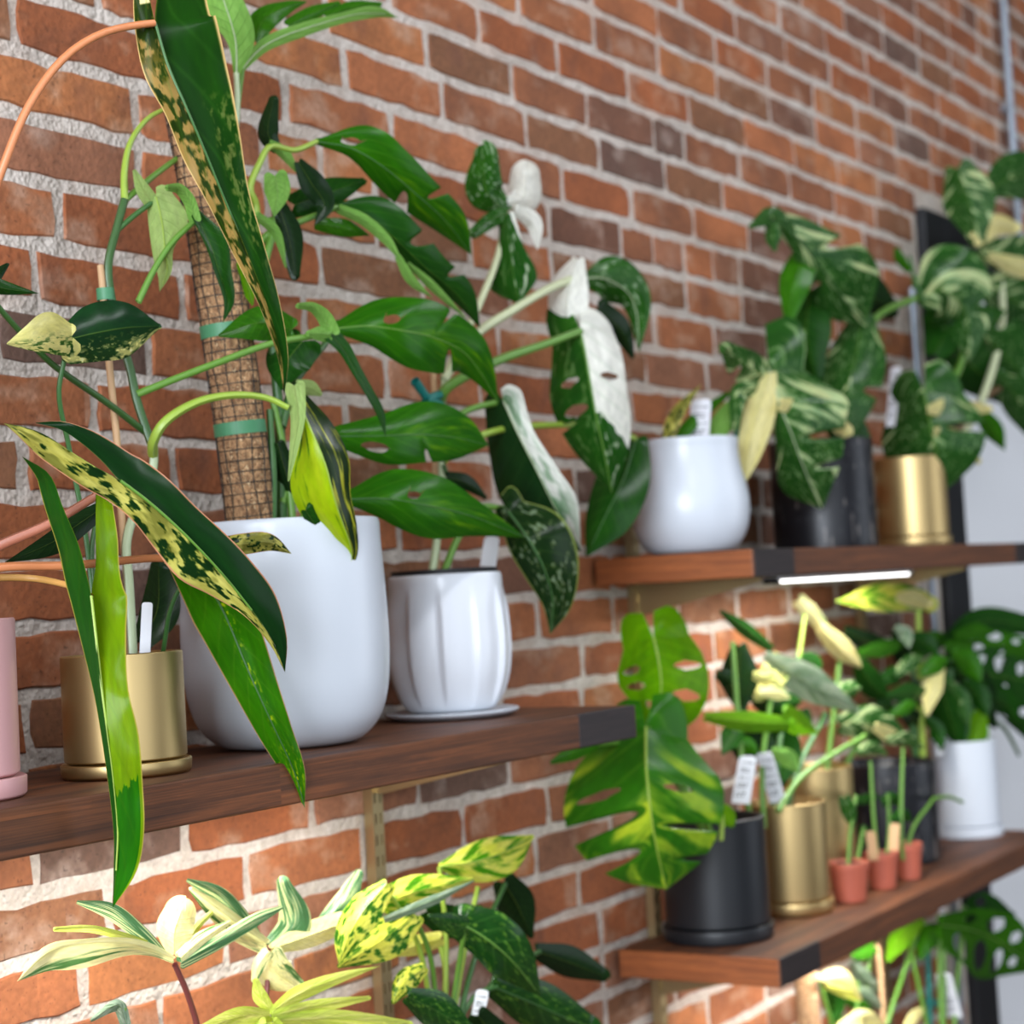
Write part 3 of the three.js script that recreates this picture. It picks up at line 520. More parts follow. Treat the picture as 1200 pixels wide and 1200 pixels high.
// ================================================================ plants
// ---- pink pot: long leaved philodendron with orange stalks
{
  const T = thing('potted_philodendron', 'pink pot of a philodendron with orange stalks and long hanging dark leaves', 'potted plant', potAt(-66, YL, 0.15)), k = perPx(T.position);
  cylinderPot(T, 90 * k, 210 * k, pinkGlaze, pinkGlaze, { taper: 0.985 });
  S(T, 'orange', [-75, 760, -70, 560, -48, 380, -22, 270, 2, 200, 35, 122, 75, 68, 115, 41, 155, 30, 181, 27], [0.15, 0.16, 0.2, 0.24, 0.262], 6.5, 4.5);
  L(T, 'bil_a', [[188, -46, 184, -4, 182, 27, 197, 77, 217, 123, 240, 177, 263, 233, 287, 290, 312, 355, 330, 420, 333, 464], [48, 60, 72, 70, 60, 46, 31, 23, 16, 8, 0], 0, [0.235, 0.26, 0.275, 0.28, 0.262], { ang: [24, 0], curl: [0.3, 0], ruf: 4, rn: 4, nt: 48 }],
    [[172, -50, 175, -6, 182, 27, 197, 77, 217, 123, 240, 177, 263, 233, 287, 290, 312, 355, 330, 420, 333, 464], 0, [12, 19, 25, 30, 26, 27, 20, 16, 9, 4, 0], [0.25, 0.265, 0.277, 0.28, 0.262], { ang: [0, -32], curl: [0, 0.5], ruf: 5, rn: 4, nt: 48 }]);
  S(T, 'deep', [182, 27, 197, 77, 217, 123, 240, 177, 263, 233, 287, 290, 312, 355], [0.262, 0.278, 0.28, 0.276], 1.8, 1, 'midrib');
  S(T, 'pink', [-70, 740, -64, 690, -40, 660, 0, 639, 55, 615, 110, 583, 141, 562], [0.15, 0.17, 0.22, 0.262], 7.5, 5);
  L(T, 'bil_b', [[42, 496, 70, 503, 95, 519, 120, 541, 140, 563, 173, 587, 207, 617, 240, 650, 267, 680, 295, 715, 320, 752, 334, 788], [1, 10, 19, 27, 36, 36, 33, 35, 36, 34, 18, 0], 0, [0.25, 0.262, 0.29, 0.3, 0.29], { ang: [28, 0], curl: [0.35, 0], ruf: 2, rn: 4, nt: 48 }],
    [[4, 496, 27, 500, 52, 509, 83, 529, 112, 547, 141, 563, 173, 587, 207, 617, 240, 650, 267, 680, 295, 715, 320, 752, 334, 788], 0, [0, 14, 25, 27, 28, 28, 29, 37, 41, 27, 11, 5, 0], [0.27, 0.278, 0.292, 0.3, 0.29], { ang: [0, -18], curl: [0, 0.3], ruf: 4, rn: 5, nt: 48 }]);
  S(T, 'green', [141, 563, 173, 587, 207, 617, 240, 650, 267, 680, 295, 715], [0.283, 0.298, 0.3], 2, 1.2, 'midrib');
  S(T, 'gold', [-66, 742, -58, 700, -40, 682, 0, 677, 40, 678, 80, 686, 106, 699], [0.15, 0.165, 0.19, 0.272], 5, 4);
  L(T, 'bil_c', [[112, 578, 112, 630, 112, 663, 107, 698, 114, 760, 120, 813, 127, 865, 133, 913, 138, 975, 136, 1020, 132, 1064], [18, 26, 28, 42, 34, 31, 36, 34, 31, 24, 0], 0, [0.255, 0.27, 0.3, 0.3, 0.285], { ang: [-10, 0], curl: [0.25, 0], ruf: 3, rn: 7, nt: 52 }],
    [[26, 535, 58, 556, 74, 595, 92, 638, 102, 675, 107, 698, 114, 760, 120, 813, 127, 865, 133, 913, 138, 975, 136, 1020, 132, 1064], 0, [0, 17, 21, 25, 27, 26, 17, 10, 8, 7, 5, 3, 0], [0.262, 0.275, 0.3, 0.3, 0.285], { ang: [0, 48], curl: [0, 0.3], nt: 52 }]);
  S(T, 'lime', [107, 698, 114, 760, 120, 813, 127, 865, 133, 913, 138, 975, 136, 1020], [0.288, 0.301, 0.3, 0.293], 1.8, 1, 'midrib');
  S(T, 'orange', [-60, 745, -54, 700, -30, 672, 0, 665, 70, 663, 115, 660, 183, 654, 212, 656], [0.15, 0.19, 0.235, 0.262], 6, 4.5);
  L(T, 'bil_d', [[215, 652, 257, 707, 277, 753, 300, 807, 323, 857, 345, 905, 357, 946], [24, 35, 33, 27, 20, 13, 0], [22, 38, 33, 26, 21, 13, 0], [0.245, 0.26, 0.277, 0.27], { ang: [30, 12], curl: [0.2, 0.3], ruf: 3, rn: 4, rib: 1.5, ribM: 'deep', bk: [20, 20], nt: 40 }]);
  L(T, 'dark', [[122, 594, 95, 612, 60, 636, 4, 660], [8, 14, 15, 0], [8, 13, 12, 0], [0.2, 0.19], { ang: [20, 25] }]);
}
// ---- neighbour mostly beyond the frame
{
  const T = thing('potted_climber', 'leafy climber of which only small dark leaf tips show beside the bricks', 'potted plant', V3(0.79, YL + 0.0004, 0.135));
  cylinderPot(T, 0.1, 0.2, blackMatte, null);
  S(T, 'dark', [-330, 760, -250, 560, -120, 400, -30, 340], [0.13, 0.13], 5, 3.5, 'stem'); S(T, 'deep', [-360, 760, -330, 560, -300, 420, -260, 250], [0.13, 0.14], 6, 4, 'stem');
  L(T, 'deep', [[-40, 322, 0, 337, 46, 344], [10, 10, 0], [10, 8, 0], 0.14]); L(T, 'dark', [[-30, 340, -8, 326, 8, 310], [8, 10, 2], [8, 8, 3], 0.13]);
  for (const [x, y, dx, dy, w, z] of [[-130, 420, 90, 60, 60, 0.2], [-160, 520, 100, 80, 64, 0.22], [-240, 300, 110, 70, 70, 0.2], [-300, 560, 130, 70, 70, 0.24], [-260, 430, 120, -60, 66, 0.16], [-330, 420, -110, 70, 70, 0.18]]) { S(T, 'green', [-320, 600, (x - 320) / 2, (y + 560) / 2, x, y], [0.13, z], 4, 3); L(T, 'deep', [[x, y, x + dx * 0.5, y + dy * 0.4, x + dx, y + dy], [w * 0.4, w, 2], [w * 0.4, w, 2], [z, z + 0.02]]); }
}
// ---- small brass pot: vine on a bamboo stake
{
  const T = thing('potted_vine', 'small brass pot of a climbing vine tied to a bamboo stake', 'potted plant', potAt(149, YL, 0.165)), k = perPx(T.position);
  cylinderPot(T, 71 * k, 142 * k, brass, brass);
  tag(T, 170, 768, 173, 706, 0.175, 13, tagPlain);
  S(T, bamboo, [154, 800, 150, 690, 143, 610, 137, 517, 128, 425, 118, 311], [0.15, 0.13, 0.115], 4.6, 4.3, 'bamboo_stake');
  { const a = onz(124, 352, 0.116), b = onz(123, 338, 0.116); part(T, 'tie', local(T, tube3([a, b], 11 * k, 11 * k, 10)), tieGreen, 'green tape tie'); }
  S(T, 'pale', [157, 790, 151, 680, 148, 638, 156, 606, 174, 570, 180, 543, 180, 524], [0.16, 0.14, 0.14], 6, 5.5, 'stem');
  S(T, 'dark', [180, 526, 173, 507, 160, 467, 153, 433, 146, 410, 133, 360, 127, 312, 137, 267, 146, 234], [0.14, 0.12, 0.12], 5.5, 5, 'stem');
  S(T, 'lime', [146, 235, 146, 200, 153, 167, 172, 140, 196, 126], [0.12, 0.1], 4.6, 2.4);
  S(T, 'green', [147, 234, 180, 206, 214, 181], [0.12, 0.1], 4, 3.4);
  S(T, 'deep', [137, 270, 158, 252, 184, 233], [0.12, 0.13], 3.6, 3);
  S(T, 'green', [162, 354, 183, 312, 203, 283, 228, 259], [0.13, 0.16], 4.2, 3.5);
  S(T, 'green', [160, 462, 205, 444, 255, 425, 320, 402, 386, 391], [0.13, 0.17, 0.2], 4.6, 3.8);
  S(T, 'lime', [179, 532, 180, 517, 192, 496, 230, 472, 275, 463, 315, 467, 338, 478], [0.14, 0.18, 0.22], 6.5, 3.6);
  S(T, 'dark', [175, 510, 127, 473, 83, 443, 57, 423, 23, 388, -12, 348], [0.13, 0.14, 0.14], 4.4, 3.6);
  S(T, 'deep', [120, 780, 108, 690, 100, 625, 80, 520, 69, 460, 76, 420], [0.16, 0.15, 0.17], 3.6, 3);
  S(T, 'dark', [128, 780, 112, 700, 108, 640, 118, 590], [0.16, 0.15], 3, 3);
  L(T, 'heart', [[79, 398, 108, 391, 148, 384, 186, 382], [17, 34, 31, 3], [30, 34, 34, 4], [0.19, 0.18, 0.165], { ang: [-10, 30], curl: [0.5, 0.4], ruf: 2 }], [[84, 394, 62, 396, 36, 401, 8, 403], [24, 20, 10, 1], [15, 31, 22, 1], [0.19, 0.205, 0.2], { mat: 'heart_cream', ang: [20, -25], curl: [0.3, 0.5] }]);
  L(T, 'pale', [[183, 231, 190, 262, 193, 292, 196, 318, 187, 342], [20, 31, 11, 5, 0], [12, 16, 15, 13, 0], [0.135, 0.145, 0.13], { ang: [28, 20], bk: [8, 0], rib: 1.3, ribM: 'lime' }], [[181, 242, 168, 222, 157, 199], [9, 9, 2], [10, 8, 2], 0.13, { ang: [30, 10] }]);
  L(T, 'deep', [[229, 252, 246, 285, 257, 320, 267, 352, 261, 379], [8, 20, 15, 8, 0], [5, 6, 5, 5, 0], [0.17, 0.18, 0.17], { ang: [20, -60], curl: [0.4, 0.4] }], [[229, 258, 222, 235, 210, 221, 197, 220], [8, 8, 7, 4], [7, 7, 6, 4], 0.172, { mat: 'under', ang: [40, -30] }]);
  L(T, 'deep', [[386, 391, 402, 408, 415, 432, 430, 458, 444, 485, 452, 513], [10, 9, 8, 7, 7, 0], [9, 7, 5, 4, 3, 0], [0.2, 0.21, 0.2], { ang: [40, -50] }], [[388, 391, 379, 372, 366, 360, 350, 358], [9, 8, 6, 4], [11, 10, 6, 3], 0.2, { mat: 'under', ang: [35, -20] }], [[386, 392, 375, 391, 362, 391], [9, 9, 4], [8, 9, 4], 0.202, { mat: 'under', ang: [20, 30] }]);
  L(T, 'limesplit', [[350, 470, 365, 505, 381, 543, 392, 585, 404, 620, 413, 650, 404, 676], [13, 26, 29, 20, 15, 6, 0], [9, 15, 43, 45, 22, 6, 0], [0.225, 0.25, 0.25, 0.235], { ang: [42, 5], curl: [0.5, 0.5], ruf: 2, rib: 1.3, ribM: 'lime', nt: 40 }], [[345, 452, 350, 488, 344, 528, 338, 564], [13, 8, 5, 1], [12, 10, 5, 1], [0.228, 0.25], { mat: 'pale', ang: [20, 55] }], [[358, 598, 377, 628, 391, 652], [14, 14, 10], [6, 10, 8], 0.225, { mat: 'deep', ang: [20, 20] }]);
  L(T, 'dark', [[166, 752, 184, 715, 186, 664], [12, 20, 10], [14, 27, 16], [0.14, 0.11], { ang: [25, 10] }]);
  L(T, 'bil_b2', [[248, 642, 285, 638, 315, 636, 342, 649], [10, 13, 11, 0], [10, 12, 10, 0], [0.235, 0.262, 0.262], { ang: [10, 30] }]);
  S(T, 'deep', [190, 770, 205, 700, 248, 642], [0.17, 0.2, 0.235], 3, 2.5);
}
// ---- big white pot with the coir pole
const coirTex = makeTex(256, 256, (u, v) => { const n = fbm(u * 40, v * 26, 240, 4, 0), f = vnoise(u * 110, v * 60, 244); return f > 0.8 ? [224, 190, 146] : mix3([112, 80, 54], [206, 162, 116], clamp(n * 1.5 - 0.25)); }, true, true);
const coirMat = std(0xffffff, 0.95, { map: coirTex, bumpMap: coirTex, bumpScale: 0.006 });
const netMat = std(srgb(26, 30, 28), 0.6);
function coirPole(T, pts, r, netted) {
  const c = new THREE.CatmullRomCurve3(pts), n = 40, g = tube3(pts, r, r, 26, n), p = g.attributes.position;
  for (let i = 0; i < p.count; i++) { const q = c.getPointAt(Math.floor(i / 27) / n), d = V3(p.getX(i) - q.x, p.getY(i) - q.y, p.getZ(i) - q.z), s = 1 + 0.1 * (fbm((i % 27) % 26 * 0.9, Math.floor(i / 27) * 0.8, 250, 3) - 0.5); d.multiplyScalar(s); p.setXYZ(i, q.x + d.x, q.y + d.y, q.z + d.z); }
  g.computeVertexNormals(); for (let i = 0; i < p.count; i++) g.attributes.uv.setXY(i, g.attributes.uv.getX(i) * 1.4, g.attributes.uv.getY(i) * c.getLength() / (r * 6.28) * 1.4);
  part(T, 'coir_pole', local(T, g), coirMat, 'brown coir climbing pole');
  if (netted) {
    const L0 = c.getLength(), rows = Math.round(L0 / 0.0115), fr = c.computeFrenetFrames(rows, false), out = [], R = r * 1.03, at = (i, a) => c.getPointAt(i / rows).addScaledVector(fr.normals[i], Math.cos(a) * R).addScaledVector(fr.binormals[i], Math.sin(a) * R);
    for (let i = 0; i <= rows; i++) out.push(tube3(Array.from({ length: 17 }, (_, j) => at(i, j / 16 * 6.2832)), 0.0006, 0.0006, 3, 32));
    for (let j = 0; j < 12; j++) out.push(tube3(Array.from({ length: rows + 1 }, (_, i) => at(i, j / 12 * 6.2832 + 0.06 * Math.sin(i * 0.8 + j))), 0.0006, 0.0006, 3, rows * 2));
    part(T, 'netting', local(T, mergeGeometries(out)), netMat, 'black plastic netting round the pole').userData.kind = 'stuff';
  }
  return c;
}
{
  const T = thing('potted_pole_climber', 'large plain white pot with a netted coir pole and a split leaved green climber', 'potted plant', potAt(341, YL, 0.135)), k = perPx(T.position);
  const R = 122 * k, H = 262 * k;
  part(T, 'pot', lathe(roundProfile([[0, 0.001], [R * 0.45, 0], [R * 0.68, H * 0.02], [R * 0.86, H * 0.1], [R * 0.955, H * 0.22], [R * 0.995, H * 0.42], [R * 0.99, H * 0.65], [R * 0.965, H * 0.9], [R * 0.955, H * 0.99], [R * 0.935, H], [R * 0.905, H * 0.985], [R * 0.9, H * 0.9], [R * 0.9, H * 0.8], [0, H * 0.8]]), 72), whiteGlaze);
  soil(T, R * 0.9, H * 0.9);
  const c = coirPole(T, [onz(300, 655, 0.125), onz(293, 600, 0.125), onz(281, 500, 0.123), onz(267, 400, 0.12), onz(248, 270, 0.115), onz(225, 140, 0.11), onz(212, 66, 0.108)], 29 * k, true);
  for (const u of [0.26, 0.455]) { const p = c.getPointAt(u), tg = c.getTangentAt(u); const g = new THREE.CylinderGeometry(30.5 * k, 30.5 * k, 15 * k, 36, 1, true).applyQuaternion(new THREE.Quaternion().setFromUnitVectors(V3(0, 1, 0), tg)).translate(p.x, p.y, p.z); part(T, 'tie', local(T, g), tieGreen, 'green tape band'); }
  S(T, 'deep', [332, 650, 330, 590, 328, 500, 322, 430, 312, 350, 300, 290], [0.14, 0.135, 0.13], 7, 5, 'stem');
  S(T, 'green', [345, 655, 342, 600, 335, 540, 320, 470], [0.15, 0.14], 5, 4, 'stem');
  S(T, 'deep', [318, 640, 320, 560, 316, 480], [0.15, 0.14], 6, 4, 'stem');
  S(T, 'lime', [296, 300, 300, 240, 293, 222, 305, 190, 316, 172, 345, 176, 371, 166], [0.125, 0.13, 0.14], 5, 3.2);
  S(T, 'green', [300, 290, 318, 272, 350, 260, 394, 243], [0.125, 0.135, 0.14], 5, 3.6);
  S(T, 'green', [305, 325, 312, 300, 320, 270, 318, 255], [0.13, 0.14], 6, 4);
  S(T, 'dark', [330, 500, 345, 450, 362, 426, 380, 404, 394, 385], [0.14, 0.14], 6, 3.5);
  S(T, 'green', [330, 590, 350, 540, 372, 515, 396, 511], [0.14, 0.15], 5, 3.5);
  S(T, 'green', [345, 620, 365, 597, 385, 588, 410, 585], [0.15, 0.17], 5, 3.5);
  S(T, 'pale', [275, 165, 278, 120, 277, 86], [0.12, 0.11], 4, 3.4);
  S(T, 'green', [275, 170, 279, 120, 284, 82], [0.115, 0.1], 4, 3);
  L(T, 'rhaph', [[371, 166, 410, 173, 447, 194, 487, 227, 523, 260, 553, 299], [5, 33, 31, 26, 22, 0], [4, 13, 24, 23, 15, 0], [0.14, 0.165, 0.165, 0.15], { ang: [12, 40], curl: [0.5, 0.4], fw: 0.7, holes: [[1, 0.1, 0.19, 0.08, 0.4]], cuts: [[-1, 0.52, 0.035, 0.75], [1, 0.63, 0.022, 0.8]], rib: 0.8, ribM: 'deep' }]);
  L(T, 'deep', [[393, 243, 430, 253, 465, 282, 500, 315, 535, 345, 563, 385], [8, 29, 30, 24, 20, 0], [6, 9, 14, 14, 9, 0], [0.14, 0.165, 0.165, 0.15], { ang: [18, 50], curl: [0.5, 0.4], fw: 0.6, cuts: [[1, 0.42, 0.04, 0.7], [1, 0.68, 0.025, 0.6]] }], [[398, 245, 425, 257, 452, 280, 468, 302], [6, 7, 6, 2], [6, 7, 6, 2], [0.15, 0.172], { mat: 'under', ang: [10, 30] }], [[466, 300, 482, 328, 508, 350], [4, 6, 0], [4, 6, 0], 0.172, { mat: 'under' }], [[478, 308, 505, 333, 545, 372], [2, 5, 1], [2, 6, 1], 0.172, { mat: 'under' }]);
  L(T, 'rhaph', [[393, 385, 430, 382, 470, 387, 510, 396, 547, 416, 585, 472], [10, 33, 42, 36, 26, 0], [8, 30, 43, 39, 21, 0], [0.15, 0.185, 0.185, 0.17], { ang: [30, 8], curl: [0.5, 0.5], fw: 0.6, holes: [[1, 0.22, 0.3, 0.12, 0.42]], cuts: [[-1, 0.6, 0.022, 0.82], [1, 0.5, 0.012, 0.5]], bow: 1, rib: 0.9, ribM: 'green', bk: [6, 6] }]);
  L(T, 'rhaph', [[395, 511, 440, 511, 490, 509, 535, 513, 573, 522], [14, 27, 40, 28, 0], [16, 34, 33, 24, 0], [0.16, 0.185, 0.18], { ang: [35, 5], curl: [0.5, 0.5], fw: 0.5, holes: [[-1, 0.13, 0.3, 0.2, 0.6]], cuts: [[-1, 0.55, 0.02, 0.5]], rib: 0.8, ribM: 'deep' }]);
  L(T, 'rhaph', [[408, 585, 450, 584, 500, 592, 550, 604, 616, 630], [13, 36, 37, 20, 0], [8, 30, 38, 24, 0], [0.17, 0.205, 0.21, 0.2], { ang: [40, 4], curl: [0.4, 0.5], fw: 0.4, holes: [[1, 0.3, 0.38, 0.1, 0.34]], rib: 0.8, ribM: 'deep' }]);
  L(T, 'under', [[277, 87, 276, 48, 264, 6, 250, -34], [3, 10, 26, 24], [4, 23, 22, 12], [0.11, 0.12, 0.11], { ang: [20, 28], rib: 1, ribM: 'pale' }]);
  L(T, 'under', [[283, 82, 310, 53, 350, 36, 400, 21, 440, 14, 467, 21], [4, 8, 8, 6, 7, 0], [3, 8, 9, 7, 7, 0], [0.1, 0.115, 0.11], { ang: [-30, 25], rib: 1, ribM: 'pale' }], [[299, 48, 308, 24, 336, 8, 359, 2], [14, 15, 7, 1], [10, 16, 9, 1], 0.095, { mat: 'mid', ang: [15, 15] }], [[338, 30, 366, 16, 396, 4], [8, 9, 3], [6, 8, 3], 0.097, { mat: 'mid' }], [[382, 19, 412, 9, 445, 5], [6, 8, 3], [4, 7, 3], 0.1, { mat: 'mid' }]);
  L(T, 'dark', [[325, 174, 314, 156, 320, 118], [8, 12, 6], [5, 13, 7], 0.13, { ang: [30, 30] }]);
  L(T, 'under', [[316, 168, 332, 180, 348, 201], [5, 8, 2], [5, 6, 2], 0.135]);
  L(T, 'dark', [[350, 190, 365, 215, 380, 240, 368, 265], [6, 16, 12, 0], [6, 14, 10, 0], [0.145, 0.155], { ang: [30, -30] }]);
  L(T, 'under', [[322, 206, 325, 226, 321, 255], [15, 15, 0], [13, 15, 0], 0.145, { ang: [20, 20] }]);
  L(T, 'dark', [[326, 240, 338, 277, 346, 322], [10, 17, 6], [9, 15, 7], [0.14, 0.15], { ang: [25, -10] }], [[300, 253, 322, 272, 335, 314], [6, 7, 1], [5, 5, 1], 0.152, { mat: 'under' }]);
  L(T, 'deep', [[345, 240, 385, 226, 424, 212], [14, 18, 4], [16, 18, 6], 0.13, { ang: [20, 20] }]);
  L(T, 'mid', [[372, 262, 405, 268, 434, 276], [7, 11, 0], [8, 10, 0], 0.14]);
  L(T, 'mid', [[342, 386, 306, 378, 256, 393], [12, 22, 2], [14, 20, 1], [0.15, 0.165], { ang: [-10, 30] }], [[354, 400, 336, 425, 331, 457], [26, 26, 2], [20, 26, 2], 0.155, { mat: 'deep' }]);
  L(T, 'pale', [[348, 450, 364, 455, 377, 463], [6, 9, 2], [6, 9, 2], 0.16]);
  L(T, 'dark', [[325, 520, 335, 555, 346, 588], [9, 14, 3], [8, 13, 3], 0.15]);
  L(T, 'bright', [[283, 308, 290, 335, 296, 358], [7, 9, 1], [6, 9, 1], 0.15]);
}
// ---- fluted white pot: half white monstera
{
  const T = thing('potted_white_monstera', 'fluted white pot of a monstera with half white, half green leaves', 'potted plant', potAt(530, YL, 0.1)), k = perPx(T.position);
  const R = 72 * k, H = 160 * k, lift = 0.008;
  const g = lathe(roundProfile([[0, 0], [R * 0.6, 0], [R * 0.74, H * 0.03], [R * 0.92, H * 0.2], [R, H * 0.42], [R * 0.985, H * 0.7], [R * 0.94, H * 0.9], [R * 0.925, H * 0.985], [R * 0.9, H], [R * 0.87, H * 0.98], [R * 0.86, H * 0.85], [0, H * 0.84]]), 144), p = g.attributes.position;
  for (let i = 0; i < p.count; i++) {
    const x = p.getX(i), y = p.getY(i), z = p.getZ(i), r = Math.hypot(x, z); if (r < R * 0.7 || y > H * 0.95) continue;
    const a = Math.atan2(z, x) / 6.2832 * 11 + 0.32 + 11, f = a - Math.floor(a), ramp = sstep(0, 0.92, f) * (1 - sstep(0.94, 1, f)), w = sstep(0.93, 0.72, y / H) * sstep(-0.02, 0.16, y / H), s = 1 + (ramp - 0.55) * 0.07 * w;
    p.setX(i, x * s); p.setZ(i, z * s);
  }
  g.computeVertexNormals(); part(T, 'pot', g.translate(0, lift, 0), whiteFlute, 'white pot with slanting flutes');
  part(T, 'saucer', lathe([[0, 0], [R * 0.9, 0], [R * 1.08, 0.005], [R * 1.1, 0.0085], [R * 1.07, 0.0095], [R * 0.85, 0.0065], [0, 0.0065]]), whiteGlaze);
  part(T, 'liner', lathe([[R * 0.8, H * 0.9], [R * 0.865, H * 0.93], [R * 0.87, H * 1.035], [R * 0.85, H * 1.035], [R * 0.84, H * 0.95]]).translate(0, lift, 0), cordMat, 'black nursery pot rim');
  soil(T, R * 0.85, H * 0.985 + lift);
  S(T, 'pale', [506, 672, 511, 640, 518, 560, 516, 500, 522, 440], [0.1, 0.09], 5, 4.5, 'stem');
  S(T, 'green', [520, 672, 536, 632, 560, 596, 590, 596], [0.11, 0.13], 4.5, 4);
  S(T, bamboo, [512, 670, 510, 560, 508, 440, 506, 408], [0.085, 0.07], 4, 4, 'bamboo_stake');
  S(T, 'cream', [520, 445, 556, 394, 600, 364, 646, 337, 684, 322], [0.09, 0.12, 0.13], 6, 5);
  S(T, 'green', [516, 470, 522, 456, 547, 440, 590, 420, 640, 403, 680, 388], [0.09, 0.13, 0.16], 6.5, 4.5);
  S(T, 'lime', [520, 540, 545, 520, 580, 505, 700, 500, 744, 514], [0.1, 0.12, 0.12], 4.5, 3.5);
  S(T, 'green', [518, 500, 550, 480, 590, 470], [0.09, 0.12], 4, 4);
  S(T, 'cream', [522, 440, 560, 360, 586, 290, 592, 230], [0.09, 0.1], 5, 4);
  for (const [a, b, c, d] of [[486, 446, 500, 466], [500, 468, 522, 460], [498, 470, 516, 474]]) S(T, tieTeal, [a, b, (a + c) / 2, (b + d) / 2, c, d], 0.1, 6, 5, 'tie');
  tag(T, 572, 664, 577, 629, 0.1, 19, tagPlain);
  L(T, 'albo', [[594, 252, 597, 290, 603, 330, 609, 357], [9, 17, 27, 0], [10, 13, 31, 0], [0.11, 0.12], { ang: [25, 25], mat: 'albo_half', uv: [0.62, 1] }], [[592, 246, 570, 224, 567, 181], [5, 24, 12], [10, 21, 17], 0.105, { ang: [20, 30] }], [[594, 250, 576, 257, 556, 274], [9, 10, 6], [10, 9, 8], 0.108, { ang: [20, 20] }], [[596, 238, 613, 232, 616, 205], [7, 20, 18], [14, 20, 17], 0.11, { mat: 'white', ang: [20, 45], curl: [0.4, 0.8] }], [[604, 248, 624, 262, 630, 292], [10, 12, 1], [5, 9, 1], 0.115, { mat: 'white', ang: [40, 10] }]);
  L(T, 'albo', [[687, 326, 714, 328, 742, 352, 749, 414], [8, 30, 22, 0], [10, 26, 15, 0], [0.13, 0.14], { ang: [15, 20], curl: [0.4, 0.4], rib: 1, ribM: 'pale' }], [[700, 362, 726, 386, 742, 420], [14, 14, 2], [14, 13, 2], 0.122, { mat: 'dark' }], [[676, 304, 668, 335, 665, 370, 680, 394], [10, 22, 24, 5], [6, 22, 20, 3], [0.13, 0.142], { mat: 'white', ang: [-10, 40], curl: [0.5, 0.6] }]);
  L(T, 'albo_half', [[680, 386, 686, 415, 692, 450, 699, 490, 708, 530, 717, 577], [38, 43, 42, 40, 28, 0], [36, 44, 51, 44, 28, 0], [0.16, 0.18, 0.18, 0.165], { ang: [22, 26], curl: [0.7, 0.5], bk: [14, 34], fw: 0.3, holes: [[-1, 0.25, 0.3, 0.25, 0.7], [-1, 0.42, 0.49, 0.15, 0.75], [1, 0.25, 0.3, 0.3, 0.8]], cuts: [[-1, 0.52, 0.02, 0.45]], rib: 1.5, ribM: 'green' }]);
  L(T, 'albo_edge', [[590, 470, 608, 510, 630, 553, 653, 600, 679, 642], [24, 18, 22, 27, 2], [24, 40, 54, 46, 4], [0.13, 0.16, 0.16], { ang: [-35, 30], curl: [0.5, 0.5], rib: 1.2, ribM: 'pale', bk: [10, 10] }]);
  L(T, 'albo_dark', [[596, 600, 618, 630, 637, 665, 648, 705, 645, 743], [22, 47, 44, 25, 0], [14, 26, 25, 14, 0], [0.15, 0.185, 0.185, 0.17], { ang: [25, 20], curl: [0.5, 0.4], bk: [22, 10], rib: 1.4, ribM: 'deep', nt: 36 }]);
  L(T, 'deep', [[745, 514, 731, 560, 707, 610, 689, 649], [16, 32, 30, 3], [12, 30, 22, 3], [0.12, 0.14, 0.13], { ang: [20, 25], rib: 1.2, ribM: 'deep' }]);
  L(T, 'dark', [[524, 560, 546, 566, 570, 584], [8, 10, 2], [8, 9, 2], 0.12]);
  S(T, 'dark', [520, 545, 522, 552, 526, 560], 0.11, 3, 3);
}
// ---- shelf of the speckled monsteras
{
  const T = thing('potted_seedling', 'round bottomed glossy white pot with a few narrow leaves and a printed tag', 'potted plant', potAt(812, YRU, 0.13)), k = perPx(T.position), R = 70 * k, H = 134 * k;
  part(T, 'pot', lathe(roundProfile([[0, 0.001], [R * 0.5, 0], [R * 0.72, H * 0.03], [R * 0.92, H * 0.18], [R, H * 0.38], [R * 0.985, H * 0.52], [R * 0.89, H * 0.75], [R * 0.86, H * 0.9], [R * 0.87, H * 0.985], [R * 0.85, H], [R * 0.82, H * 0.98], [R * 0.81, H * 0.85], [0, H * 0.85]]), 64), whiteGlaze);
  soil(T, R * 0.81, H * 0.92);
  tag(T, 818, 530, 822, 468, 0.13, 25);
  L(T, 'bil_b2', [[778, 528, 792, 488, 822, 450], [6, 9, 0], [6, 9, 0], [0.13, 0.14]]); L(T, 'mid', [[782, 530, 815, 492, 852, 462], [6, 8, 3], [6, 8, 3], [0.12, 0.13]]); L(T, 'under', [[832, 528, 846, 495, 872, 462], [8, 13, 6], [8, 13, 6], [0.13, 0.15]]);
  S(T, tieTeal, [858, 530, 868, 490, 880, 450], [0.13, 0.14], 4, 4, 'plant_stake');
}
